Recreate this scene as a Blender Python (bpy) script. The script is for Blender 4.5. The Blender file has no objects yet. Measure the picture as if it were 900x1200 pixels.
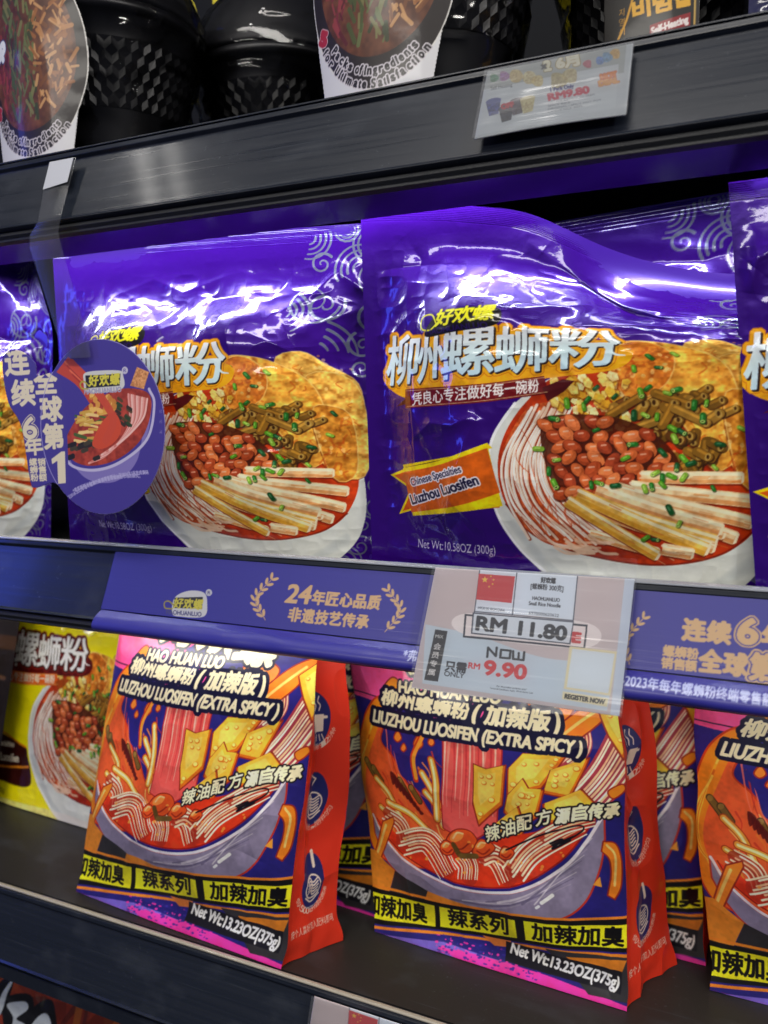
import bpy, bmesh, math, random
import numpy as np
from mathutils import Vector, Matrix

SC = bpy.context.scene
COL = SC.collection
random.seed(7)

# ---------------------------------------------------------------- camera
f_px = 950.0                                   # focal length in pixels of a 900 x 1200 frame
Xc = np.array([2080.0, -84.0, f_px]); Xc /= np.linalg.norm(Xc)
a_up = -0.02
Zc = np.array([a_up, 1.0, (84 - 2080 * a_up) / f_px]); Zc -= Xc * Xc.dot(Zc); Zc /= np.linalg.norm(Zc)
Yc = np.cross(Zc, Xc)
RW = np.array([Xc, Yc, Zc])
dlip = RW @ np.array([0.0, -60.0, -f_px]); dlip /= np.linalg.norm(dlip)
CAM = -dlip * 0.532
cam_d = bpy.data.cameras.new('camera'); cam = bpy.data.objects.new('camera', cam_d); COL.objects.link(cam)
mw = Matrix.Identity(4)
for i in range(3):
    for j in range(3): mw[i][j] = RW[i, j]
    mw[i][3] = CAM[i]
cam.matrix_world = mw
cam_d.sensor_fit = 'VERTICAL'; cam_d.sensor_height = 36; cam_d.lens = f_px / 1200 * 36
cam_d.clip_start = 0.01; cam_d.clip_end = 50
cam_d.dof.use_dof = True; cam_d.dof.focus_distance = 0.53; cam_d.dof.aperture_fstop = 7.5
SC.camera = cam

# ---------------------------------------------------------------- world, lamps, exposure
w = bpy.data.worlds.new("World"); SC.world = w; w.use_nodes = True
bg = w.node_tree.nodes['Background']; bg.inputs[0].default_value = (0.72, 0.76, 1.0, 1); bg.inputs[1].default_value = 0.05
SC.view_settings.view_transform = 'Standard'; SC.view_settings.look = 'None'
SC.view_settings.exposure = 0.24; SC.view_settings.gamma = 1.0

def area(name, loc, direction, sx, sy, energy, color):
    d = bpy.data.lights.new(name, 'AREA'); d.shape = 'RECTANGLE'; d.size = sx; d.size_y = sy
    d.energy = energy; d.color = color
    o = bpy.data.objects.new(name, d); COL.objects.link(o)
    z = -Vector(direction).normalized(); x = Vector((1, 0, 0)); x = (x - z * x.dot(z)).normalized(); y = z.cross(x)
    m = Matrix((x, y, z)).transposed().to_4x4(); m.translation = loc; o.matrix_world = m
    return o
led = area('shelf_led_strip', (-0.05, 0.0185, 0.2375), (0, -0.05, -1.0), 1.1, 0.007, 1.2, (0.90, 0.95, 1.0)); led.data.spread = math.radians(146)
area('lower_shelf_led_strip', (-0.05, -0.012, -0.0665), (0, 0.93, -0.36), 1.3, 0.008, 0.7, (1.0, 0.95, 0.86))
area('ceiling_light', (0.3, -1.25, 2.0), (0, 0.55, -0.83), 2.4, 0.25, 26, (1.0, 0.96, 0.90))
area('ceiling_light', (-1.41, -0.66, 1.68), (0.6, 0.35, -0.72), 0.035, 0.6, 0.9, (1.0, 0.97, 0.92))
area('ceiling_light', (-1.33, -0.74, 1.68), (0.6, 0.35, -0.72), 0.03, 0.6, 0.7, (1.0, 0.97, 0.92))
area('ceiling_light', (-0.28, -0.73, 1.87), (0.1, 0.35, -0.92), 0.16, 0.10, 1.6, (1.0, 0.97, 0.92))
area('ceiling_light', (1.7, -1.0, 1.45), (-0.8, 0.45, -0.6), 0.25, 0.7, 14, (1.0, 0.96, 0.90))  # added fill from the right to brighten the red gussets, not a known fixture
area('next_aisle_light', (-0.6, -4.0, 1.9), (0.1, 0.9, -0.42), 3.0, 0.35, 38, (1.0, 0.96, 0.88))  # added broad frontal fill for pack fronts under the shelves, no such lamp seen
area('blue_sign_light', (-1.7, -0.95, 0.52), (0.85, 0.5, -0.1), 0.22, 0.8, 3.2, (0.07, 0.12, 1.0))

# ---------------------------------------------------------------- small helpers
def thing(name, label, cat, loc=(0, 0, 0), group=None):
    o = bpy.data.objects.new(name, None); COL.objects.link(o); o.location = loc
    o.empty_display_size = 0.02
    o['label'] = label; o['category'] = cat
    if group: o['group'] = group
    return o
def tag(o, label, cat, group=None):
    o['label'] = label; o['category'] = cat
    if group: o['group'] = group
    return o
def link(name, me, mat=None, parent=None):
    o = bpy.data.objects.new(name, me); COL.objects.link(o)
    if mat is not None and not me.materials: me.materials.append(mat)
    if parent is not None:
        o.parent = parent
        q = parent; off = Vector((0, 0, 0))
        while q is not None: off += q.location; q = q.parent
        o.location = -off                       # meshes are written in world metres
    return o
def pymesh(name, verts, faces, mat=None, parent=None, smooth=False):
    me = bpy.data.meshes.new(name); me.from_pydata([tuple(map(float, v)) for v in verts], [], faces)
    if smooth: me.polygons.foreach_set('use_smooth', [True] * len(me.polygons))
    me.update()
    return link(name, me, mat, parent)
def extrude_profile(name, prof, x0, x1, mat, parent=None, bevel=0.0, smooth=False):
    """closed outline in (y, z), run along x"""
    n = len(prof)
    v = [(x0, p[0], p[1]) for p in prof] + [(x1, p[0], p[1]) for p in prof]
    fc = [(i, (i + 1) % n, n + (i + 1) % n, n + i) for i in range(n)] + [tuple(range(n))[::-1], tuple(range(n, 2 * n))]
    o = pymesh(name, v, fc, mat, parent)
    bm = bmesh.new(); bm.from_mesh(o.data); bmesh.ops.recalc_face_normals(bm, faces=bm.faces); bm.to_mesh(o.data); bm.free()
    if bevel:
        m = o.modifiers.new('bevel', 'BEVEL'); m.width = bevel; m.segments = 2; m.limit_method = 'ANGLE'; m.angle_limit = 0.6
    return o

def sm(a, b, x):
    t = np.clip((x - a) / (b - a), 0, 1); return t * t * (3 - 2 * t)
def vnoise(H, W, fy, fx, seed):
    r = np.random.RandomState(seed); L = r.uniform(-1, 1, (int(fy) + 3, int(fx) + 3))
    y = np.linspace(0, fy, H); x = np.linspace(0, fx, W)
    yi = y.astype(int); xi = x.astype(int); ty = y - yi; tx = x - xi
    ty = (ty ** 3 * (ty * (ty * 6 - 15) + 10))[:, None]; tx = (tx ** 3 * (tx * (tx * 6 - 15) + 10))[None]
    A = L[yi][:, xi]; B = L[yi][:, xi + 1]; C = L[yi + 1][:, xi]; D = L[yi + 1][:, xi + 1]
    return (A * (1 - tx) + B * tx) * (1 - ty) + (C * (1 - tx) + D * tx) * ty

# ---------------------------------------------------------------- lettering outlines
_glyph = {}
def glyph_tris(s):
    if s in _glyph: return _glyph[s]
    c = bpy.data.curves.new('tmp_text', 'FONT'); c.body = s
    o = bpy.data.objects.new('tmp_text', c); COL.objects.link(o)
    bpy.context.view_layer.update()
    ev = o.evaluated_get(bpy.context.evaluated_depsgraph_get()); m = ev.to_mesh(); m.calc_loop_triangles()
    co = np.empty(len(m.vertices) * 3); m.vertices.foreach_get('co', co); co = co.reshape(-1, 3)[:, :2]
    t = np.empty(len(m.loop_triangles) * 3, dtype=np.int32); m.loop_triangles.foreach_get('vertices', t)
    T = co[t.reshape(-1, 3)]
    ev.to_mesh_clear(); bpy.data.objects.remove(o); bpy.data.curves.remove(c)
    _glyph[s] = T
    return T

def homog(px, uv=((0, 1), (1, 1), (1, 0), (0, 0))):
    A = []; b = []
    for (x, y), (u, v) in zip(px, uv):
        A.append([x, y, 1, 0, 0, 0, -u * x, -u * y]); b.append(u)
        A.append([0, 0, 0, x, y, 1, -v * x, -v * y]); b.append(v)
    h = np.linalg.solve(np.array(A, float), np.array(b, float)); return np.append(h, 1).reshape(3, 3)
def apply_h(H, P):
    P = np.asarray(P, float); s = P.shape
    P = P.reshape(-1, 2); q = np.c_[P, np.ones(len(P))] @ H.T
    return (q[:, :2] / q[:, 2:]).reshape(s)

def bez(*p, n=14):
    """smooth curve through the given points (Catmull-Rom)"""
    P = np.array(p, float); Q = np.vstack([2 * P[0] - P[1], P, 2 * P[-1] - P[-2]])
    out = []
    for i in range(len(P) - 1):
        t = np.linspace(0, 1, n, endpoint=False)[:, None]; a, b, c, d = Q[i:i + 4]
        out.append(0.5 * (2 * b + (c - a) * t + (2 * a - 5 * b + 4 * c - d) * t ** 2 + (3 * b - a - 3 * c + d) * t ** 3))
    return np.vstack(out + [P[-1:]])
def closed(*p, n=8):
    P = list(p); c = bez(*(P[-2:] + P + P[:2]), n=n); k = n
    return c[2 * k: -2 * k + k]
def ell(cx, cy, rx, ry, ang=0, n=28):
    t = np.linspace(0, 2 * math.pi, n, endpoint=False); x = np.cos(t) * rx; y = np.sin(t) * ry
    a = math.radians(ang); return np.c_[cx + x * math.cos(a) - y * math.sin(a), cy + x * math.sin(a) + y * math.cos(a)]
def rgb(*c): return np.array(c, float) / 255

class Canvas:
    """a print, drawn as shapes: colour per vertex of a fine grid; row 0 is the bottom edge"""
    def __init__(s, W, H, bg, quad=None, foil=0.0):
        s.W, s.H = W, H
        s.c = np.tile(rgb(*bg), (H, W, 1)); s.f = np.full((H, W), float(foil))
        s.use(quad or ((0, 0), (W, 0), (W, H), (0, H)))
    def use(s, quad):
        s.M = homog(quad); q = np.array(quad, float)
        d = (np.linalg.norm(q[1] - q[0]) + np.linalg.norm(q[2] - q[3])) / 2; e = (np.linalg.norm(q[3] - q[0]) + np.linalg.norm(q[2] - q[1])) / 2
        s.sc = 0.5 * (s.W / d + s.H / e)
    warp = None
    def px(s, P):
        P = np.asarray(P, float)
        if s.warp: P = s.warp(P)
        return apply_h(s.M, P) * np.array([s.W - 1, s.H - 1])
    def box(s, P, pad=2):
        lo = np.floor(P.min(0) - pad).astype(int); hi = np.ceil(P.max(0) + pad).astype(int) + 1
        return max(lo[0], 0), max(lo[1], 0), min(hi[0], s.W), min(hi[1], s.H)
    def blend(s, b, m, col, a=1.0, foil=None):
        x0, y0, x1, y1 = b
        m = (m * a)[..., None]
        col = rgb(*col) if not isinstance(col, np.ndarray) else col
        s.c[y0:y1, x0:x1] = s.c[y0:y1, x0:x1] * (1 - m) + col * m
        if foil is not None: s.f[y0:y1, x0:x1] = s.f[y0:y1, x0:x1] * (1 - m[..., 0]) + foil * m[..., 0]
    def poly_mask(s, rings, SS=3):
        R = [s.px(r) for r in rings]; b = s.box(np.vstack(R)); x0, y0, x1, y1 = b
        if x1 <= x0 or y1 <= y0: return None
        X = (np.arange((x1 - x0) * SS) + .5) / SS - .5 + x0; Y = (np.arange((y1 - y0) * SS) + .5) / SS - .5 + y0
        ins = np.zeros((len(Y), len(X)), bool)
        for r in R:
            for (ax, ay), (bx, by) in zip(r, np.roll(r, -1, 0)):
                if ay == by: continue
                rows = (Y > min(ay, by)) & (Y <= max(ay, by))
                if not rows.any(): continue
                xc = ax + (Y[rows] - ay) * (bx - ax) / (by - ay)
                ins[rows] ^= X[None] > xc[:, None]
        return b, ins.reshape(y1 - y0, SS, x1 - x0, SS).mean((1, 3))
    def fill(s, ring, col, a=1.0, foil=0.0, tex=None):
        """tex = (frequency, amount, seed): mottled ink"""
        r = s.poly_mask([ring])
        if r is None: return
        b, m = r
        col = rgb(*col)
        if tex is not None:
            h, w_ = m.shape
            n = vnoise(h, w_, max(1, h / tex[0]), max(1, w_ / tex[0]), tex[2]) + .6 * vnoise(h, w_, max(1, h / tex[0] * 2.3), max(1, w_ / tex[0] * 2.3), tex[2] + 1)
            col = np.clip(col[None, None] * (1 + tex[1] * n[..., None] * np.array([.7, 1.0, 1.3])), 0, 1)
        s.blend(b, m, col, a, foil)
    def stroke(s, pts, width, col, a=1.0, w2=None, foil=0.0, soft=0.0):
        pts = np.asarray(pts, float)
        P = s.px(pts); r0 = width * s.sc / 2; r1 = (w2 if w2 is not None else width) * s.sc / 2
        b = s.box(P, max(r0, r1) + 2 + soft); x0, y0, x1, y1 = b
        if x1 <= x0 or y1 <= y0: return
        X, Y = np.meshgrid(np.arange(x0, x1), np.arange(y0, y1)); m = np.zeros(X.shape); n = len(P) - 1
        for i in range(n):
            a_, c_ = P[i], P[i + 1]; d = c_ - a_; L = d.dot(d) + 1e-9
            rr = r0 + (r1 - r0) * (i + .5) / n
            bx0, by0 = np.floor(np.minimum(a_, c_) - rr - 2 - soft).astype(int); bx1, by1 = np.ceil(np.maximum(a_, c_) + rr + 3 + soft).astype(int)
            sx = slice(max(bx0 - x0, 0), max(bx1 - x0, 0)); sy = slice(max(by0 - y0, 0), max(by1 - y0, 0))
            xs, ys = X[sy, sx], Y[sy, sx]
            if xs.size == 0: continue
            t = np.clip(((xs - a_[0]) * d[0] + (ys - a_[1]) * d[1]) / L, 0, 1)
            dist = np.hypot(xs - a_[0] - t * d[0], ys - a_[1] - t * d[1])
            m[sy, sx] = np.maximum(m[sy, sx], np.clip((rr - dist) / (1 + soft) + .5, 0, 1))
        s.blend(b, m, col, a, foil)
    def text(s, txt, p0, p1, h, col, bold=0.0, outline=(), shear=0.0, a=1.0, up=None, foil=0.0, arc=0.0, shadow=None, grad=None):
        """txt from p0 to p1 along its baseline, h tall; outline = ((radius, colour), ...) widest first"""
        T = glyph_tris(txt)
        if len(T) == 0: return
        T = T.copy(); cjk = any(ord(ch) > 0x2E80 for ch in txt)
        x0, x1 = T[..., 0].min(), T[..., 0].max()
        gx = (T[..., 0] - x0) / (x1 - x0)
        gy = (T[..., 1] + .08) / .92 if cjk else T[..., 1] / .73
        p0 = np.array(p0, float); p1 = np.array(p1, float); d = p1 - p0; L = np.linalg.norm(d)
        if up is None: up = np.array([d[1], -d[0]]) / L
        else: up = np.array(up, float) / np.linalg.norm(up)
        if arc:
            gyb = gy * h - arc * 4 * gx * (1 - gx)
        else: gyb = gy * h
        Q = p0 + gx[..., None] * d + gyb[..., None] * up + (gy * h * shear)[..., None] * (d / L)
        P = s.px(Q); rmax = max([o[0] for o in outline] + [bold, 0]) * s.sc + (abs(shadow[0]) + abs(shadow[1])) * s.sc * (shadow is not None) if shadow else max([o[0] for o in outline] + [bold, 0]) * s.sc
        b = s.box(P.reshape(-1, 2), rmax + 3); bx0, by0, bx1, by1 = b
        if bx1 <= bx0 or by1 <= by0: return
        SS = 3; wd, ht = (bx1 - bx0) * SS, (by1 - by0) * SS
        m = np.zeros((ht, wd), bool)
        Z = (P - np.array([bx0, by0]) + .5) * SS - .5
        for t in Z:
            lo = np.maximum(np.floor(t.min(0)), 0).astype(int); hi = np.minimum(np.ceil(t.max(0)) + 1, [wd, ht]).astype(int)
            if hi[0] <= lo[0] or hi[1] <= lo[1]: continue
            X = np.arange(lo[0], hi[0])[None]; Y = np.arange(lo[1], hi[1])[:, None]
            (ax, ay), (b_x, b_y), (cx, cy) = t
            e0 = (b_x - ax) * (Y - ay) - (b_y - ay) * (X - ax); e1 = (cx - b_x) * (Y - b_y) - (cy - b_y) * (X - b_x); e2 = (ax - cx) * (Y - cy) - (ay - cy) * (X - cx)
            m[lo[1]:hi[1], lo[0]:hi[0]] |= ((e0 >= 0) & (e1 >= 0) & (e2 >= 0)) | ((e0 <= 0) & (e1 <= 0) & (e2 <= 0))
        def dil(mm, r):
            k = int(round(r * s.sc * SS)); mm = mm.copy()
            for i in range(k):
                o = mm.copy(); o[1:] |= mm[:-1]; o[:-1] |= mm[1:]; o[:, 1:] |= mm[:, :-1]; o[:, :-1] |= mm[:, 1:]
                if i % 5 in (1, 3):
                    o[1:, 1:] |= mm[:-1, :-1]; o[:-1, :-1] |= mm[1:, 1:]; o[1:, :-1] |= mm[:-1, 1:]; o[:-1, 1:] |= mm[1:, :-1]
                mm = o
            return mm
        red = lambda q: q.reshape(by1 - by0, SS, bx1 - bx0, SS).mean((1, 3))
        if shadow is not None:
            dx, dy, r, c2 = shadow; o = s.px(np.array([p0, p0 + np.array([dx, dy])])); o = ((o[1] - o[0]) * SS).round().astype(int)
            s.blend(b, red(np.roll(dil(m, r), (o[1], o[0]), (0, 1))), c2, a, foil)
        for r, c2 in outline: s.blend(b, red(dil(m, r)), c2, a, foil)
        cc = col
        if grad is not None:
            g = np.linspace(0, 1, by1 - by0)[:, None, None]; cc = rgb(*grad) * (1 - g) + rgb(*col) * g
        s.blend(b, red(dil(m, bold) if bold else m), cc, a, foil)

def lin(c):
    c = np.clip(c, 0, 1); return np.where(c <= .04045, c / 12.92, ((c + .055) / 1.055) ** 2.4)

def grid_obj(name, P, mat, parent=None, cv=None, r0=0, r1=None, thick=None, back=None, keep=None, flat=None):
    """P (rows, columns, 3) in world metres, rows upward; cv = the print on it"""
    H, W = P.shape[:2]; r1 = H if r1 is None else r1
    P = P[r0:r1]; h = r1 - r0
    V = P.reshape(-1, 3)
    idx = np.arange(h * W).reshape(h, W)
    Q = np.stack([idx[:-1, :-1], idx[:-1, 1:], idx[1:, 1:], idx[1:, :-1]], -1).reshape(-1, 4)
    C = F = None
    if cv is not None:
        C = lin(cv.c[r0:r1].reshape(-1, 3)); F = cv.f[r0:r1].reshape(-1)
    if keep is not None:
        kf = keep[:-1, :-1] & keep[1:, 1:] & keep[1:, :-1] & keep[:-1, 1:]
        Q = Q[kf.reshape(-1)]
        used = np.unique(Q); mp = np.full(len(V), -1); mp[used] = np.arange(len(used)); Q = mp[Q]; V = V[used]
        if C is not None: C, F = C[used], F[used]
    if thick is not None:                        # a card: a second face behind and a closed rim
        n = np.cross(P[0, -1] - P[0, 0], P[-1, 0] - P[0, 0]); n /= np.linalg.norm(n)
        ring = np.concatenate([idx[0, :], idx[1:, -1], idx[-1, -2::-1], idx[-2:0:-1, 0]])
        k = len(V); V = np.vstack([V, V - n * thick])
        Q = np.vstack([Q, Q[:, ::-1] + k])
        nx = np.roll(ring, -1); Q = np.vstack([Q, np.stack([ring, ring + k, nx + k, nx], -1)])
        if C is not None:
            C = np.vstack([C, np.tile(lin(rgb(*(back or (225, 225, 225)))), (k, 1))]); F = np.append(F, np.zeros(k))
    me = bpy.data.meshes.new(name)
    me.vertices.add(len(V)); me.vertices.foreach_set('co', V.astype(np.float32).ravel())
    me.loops.add(Q.size); me.loops.foreach_set('vertex_index', Q.astype(np.int32).ravel())
    me.polygons.add(len(Q)); me.polygons.foreach_set('loop_start', np.arange(0, Q.size, 4, dtype=np.int32))
    me.update(calc_edges=True)
    me.polygons.foreach_set('use_smooth', np.ones(len(Q), bool) if not flat else np.zeros(len(Q), bool))
    if C is not None:
        at = me.color_attributes.new('print', 'BYTE_COLOR', 'POINT'); at.data.foreach_set('color', np.c_[C, np.ones(len(C))].astype(np.float32).ravel())
        fa = me.attributes.new('foil', 'FLOAT', 'POINT'); fa.data.foreach_set('value', F.astype(np.float32))
    me.validate(); me.update()
    return link(name, me, mat, parent)

# ---------------------------------------------------------------- materials
def mat(name, base=(.5, .5, .5), rough=.5, metal=0.0, spec=.5, coat=0.0, coat_rough=.05, trans=0.0, alpha=1.0):
    m = bpy.data.materials.new(name); m.use_nodes = True; b = m.node_tree.nodes['Principled BSDF']
    b.inputs['Base Color'].default_value = (*base, 1); b.inputs['Roughness'].default_value = rough; b.inputs['Metallic'].default_value = metal
    b.inputs['Specular IOR Level'].default_value = spec; b.inputs['Coat Weight'].default_value = coat; b.inputs['Coat Roughness'].default_value = coat_rough
    return m
def nodes(m): return m.node_tree.nodes, m.node_tree.links, m.node_tree.nodes['Principled BSDF']
def add_bump(m, scale=(200, 200, 200), strength=.2, dist=.0005, detail=4, coat=False, rough_var=0.0, tint=0.0):
    N, L, b = nodes(m); tc = N.new('ShaderNodeTexCoord'); mp = N.new('ShaderNodeMapping'); mp.inputs['Scale'].default_value = scale
    nz = N.new('ShaderNodeTexNoise'); nz.inputs['Scale'].default_value = 1; nz.inputs['Detail'].default_value = detail
    L.new(tc.outputs['Object'], mp.inputs[0]); L.new(mp.outputs[0], nz.inputs['Vector'])
    bp = N.new('ShaderNodeBump'); bp.inputs['Strength'].default_value = strength; bp.inputs['Distance'].default_value = dist
    L.new(nz.outputs['Fac'], bp.inputs['Height']); L.new(bp.outputs[0], b.inputs['Normal'])
    if coat: L.new(bp.outputs[0], b.inputs['Coat Normal'])
    if rough_var:
        mr = N.new('ShaderNodeMapRange'); r = b.inputs['Roughness'].default_value
        mr.inputs['To Min'].default_value = max(0, r - rough_var); mr.inputs['To Max'].default_value = r + rough_var
        mr.inputs['From Min'].default_value = .3; mr.inputs['From Max'].default_value = .7
        L.new(nz.outputs['Fac'], mr.inputs['Value']); L.new(mr.outputs[0], b.inputs['Roughness'])
    if tint:
        hv = N.new('ShaderNodeMixRGB'); hv.blend_type = 'MULTIPLY'; hv.inputs['Fac'].default_value = tint
        hv.inputs[1].default_value = b.inputs['Base Color'].default_value; L.new(nz.outputs['Fac'], hv.inputs[2]); L.new(hv.outputs[0], b.inputs['Base Color'])
    return m
def printed(name, rough=.3, coat=.5, coat_rough=.05, spec=.5, bump=None, foil_rough=.16):
    m = mat(name, rough=rough, coat=coat, coat_rough=coat_rough, spec=spec); N, L, b = nodes(m)
    a = N.new('ShaderNodeAttribute'); a.attribute_name = 'print'; L.new(a.outputs['Color'], b.inputs['Base Color'])
    g = N.new('ShaderNodeAttribute'); g.attribute_name = 'foil'; L.new(g.outputs['Fac'], b.inputs['Metallic'])
    mr = N.new('ShaderNodeMapRange'); mr.inputs['To Min'].default_value = rough; mr.inputs['To Max'].default_value = foil_rough
    L.new(g.outputs['Fac'], mr.inputs['Value']); L.new(mr.outputs[0], b.inputs['Roughness'])
    if bump: 
        tc = N.new('ShaderNodeTexCoord'); mp = N.new('ShaderNodeMapping'); mp.inputs['Scale'].default_value = bump[0]
        nz = N.new('ShaderNodeTexNoise'); nz.inputs['Scale'].default_value = 1; nz.inputs['Detail'].default_value = 3
        L.new(tc.outputs['Object'], mp.inputs[0]); L.new(mp.outputs[0], nz.inputs['Vector'])
        bp = N.new('ShaderNodeBump'); bp.inputs['Strength'].default_value = bump[1]; bp.inputs['Distance'].default_value = bump[2]
        L.new(nz.outputs['Fac'], bp.inputs['Height']); L.new(bp.outputs[0], b.inputs['Normal']); L.new(bp.outputs[0], b.inputs['Coat Normal'])
    return m
def clear(name, tint=(.93, .95, .97), rough=.12, fac=.12, haze=0.0, scale=(30, 30, 600), strength=.15, ior=1.45):
    """thin clear plastic: lets light through, mirrors a little, slightly milky"""
    m = bpy.data.materials.new(name); m.use_nodes = True; N, L = m.node_tree.nodes, m.node_tree.links; N.remove(N['Principled BSDF'])
    out = N['Material Output']; t = N.new('ShaderNodeBsdfTransparent'); t.inputs[0].default_value = (*tint, 1)
    g = N.new('ShaderNodeBsdfGlossy'); g.inputs['Roughness'].default_value = rough; g.inputs[0].default_value = (1, 1, 1, 1)
    d = N.new('ShaderNodeBsdfDiffuse'); d.inputs[0].default_value = (.8, .82, .88, 1)
    lw = N.new('ShaderNodeFresnel'); lw.inputs['IOR'].default_value = ior
    ad = N.new('ShaderNodeMath'); ad.operation = 'ADD'; ad.inputs[1].default_value = fac; ad.use_clamp = True
    L.new(lw.outputs[0], ad.inputs[0])
    m1 = N.new('ShaderNodeMixShader'); m1.inputs[0].default_value = haze; L.new(t.outputs[0], m1.inputs[1]); L.new(d.outputs[0], m1.inputs[2])
    m2 = N.new('ShaderNodeMixShader'); L.new(ad.outputs[0], m2.inputs[0]); L.new(m1.outputs[0], m2.inputs[1]); L.new(g.outputs[0], m2.inputs[2])
    L.new(m2.outputs[0], out.inputs['Surface'])
    tc = N.new('ShaderNodeTexCoord'); mp = N.new('ShaderNodeMapping'); mp.inputs['Scale'].default_value = scale
    nz = N.new('ShaderNodeTexNoise'); nz.inputs['Scale'].default_value = 1; L.new(tc.outputs['Object'], mp.inputs[0]); L.new(mp.outputs[0], nz.inputs['Vector'])
    bp = N.new('ShaderNodeBump'); bp.inputs['Strength'].default_value = strength; bp.inputs['Distance'].default_value = .0006
    L.new(nz.outputs['Fac'], bp.inputs['Height']); L.new(bp.outputs[0], g.inputs['Normal'])
    return m
M_RAIL = add_bump(mat('dark_rail_plastic', (.010, .014, .024), .34, spec=.35, coat=.3, coat_rough=.10), (6, 30, 420), .07, .0005, coat=True, rough_var=.08)
def weather(m, amount=1.0):
    """dust, finger smudges and fine scratches on a dark surface"""
    N, L, b = nodes(m); base = tuple(b.inputs['Base Color'].default_value)
    tc = N.new('ShaderNodeTexCoord')
    def noise(sc, lo, hi, det=6):
        mp = N.new('ShaderNodeMapping'); mp.inputs['Scale'].default_value = sc; nz = N.new('ShaderNodeTexNoise'); nz.inputs['Scale'].default_value = 1; nz.inputs['Detail'].default_value = det
        r = N.new('ShaderNodeMapRange'); r.inputs['From Min'].default_value = lo; r.inputs['From Max'].default_value = hi
        L.new(tc.outputs['Object'], mp.inputs[0]); L.new(mp.outputs[0], nz.inputs['Vector']); L.new(nz.outputs['Fac'], r.inputs['Value']); return r.outputs[0]
    smudge = noise((22, 40, 30), .52, .78); specks = noise((420, 420, 420), .68, .80, 2); scratch = noise((9, 500, 620), .66, .80, 3)
    mx = N.new('ShaderNodeMath'); mx.operation = 'MULTIPLY'; L.new(specks, mx.inputs[0]); L.new(noise((14, 14, 14), .45, .62), mx.inputs[1])
    a1 = N.new('ShaderNodeMath'); a1.operation = 'MULTIPLY_ADD'; L.new(smudge, a1.inputs[0]); a1.inputs[1].default_value = .30 * amount; L.new(mx.outputs[0], a1.inputs[2])
    a2 = N.new('ShaderNodeMath'); a2.operation = 'MULTIPLY_ADD'; L.new(scratch, a2.inputs[0]); a2.inputs[1].default_value = .35 * amount; L.new(a1.outputs[0], a2.inputs[2]); a2.use_clamp = True
    mixc = N.new('ShaderNodeMixRGB'); mixc.inputs[1].default_value = base; mixc.inputs[2].default_value = (.085, .095, .115, 1); L.new(a2.outputs[0], mixc.inputs[0]); L.new(mixc.outputs[0], b.inputs['Base Color'])
    return m
weather(M_RAIL)
M_RUBBER = add_bump(mat('black_rubber', (.010, .011, .013), .5, spec=.4), (900, 900, 900), .5, .0006)
M_ALU = add_bump(mat('brushed_aluminium', (.13, .135, .16), .24, 1.0), (4, 900, 900), .12, .0003)
M_BOARD = add_bump(mat('dark_shelf_steel', (.022, .020, .018), .48, spec=.4), (1200, 1200, 1200), .3, .0002, tint=.5)
weather(M_BOARD, 1.0)
M_UNDER = add_bump(mat('blue_black_painted_steel', (.012, .020, .032), .42, spec=.45), (1500, 1500, 1500), .35, .0002)
M_FILM = printed('glossy_pouch_film', .30, 1.0, .045, .22, ((150, 150, 150), .16, .0008))
M_MATTE = printed('satin_pouch_film', .40, .35, .16, .45, ((90, 90, 90), .12, .001))
M_CARD = printed('printed_card', .5, .0, .2, .4)
M_GCARD = printed('printed_card_behind_clear_plastic', .42, .75, .12, .5, ((8, 90, 500), .16, .0006))
M_CLEAR = clear('clear_plastic')
M_WRAP = clear('crinkled_shrink_wrap', (.96, .96, .97), .08, .015, 0.0, (45, 45, 45), .9, 1.25)
M_SLEEVE = clear("ticket_sleeve_plastic", (.93, .94, .96), .17, 0.01, .05, (6, 60, 420), .35)
M_BLACK = mat('black_tub_plastic', (.006, .006, .008), .40, spec=.5)
M_LID = mat('black_lid_plastic', (.004, .004, .006), .5, spec=.3)
M_INNER = mat('silver_film_back', (.35, .34, .38), .35, .7)
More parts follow.
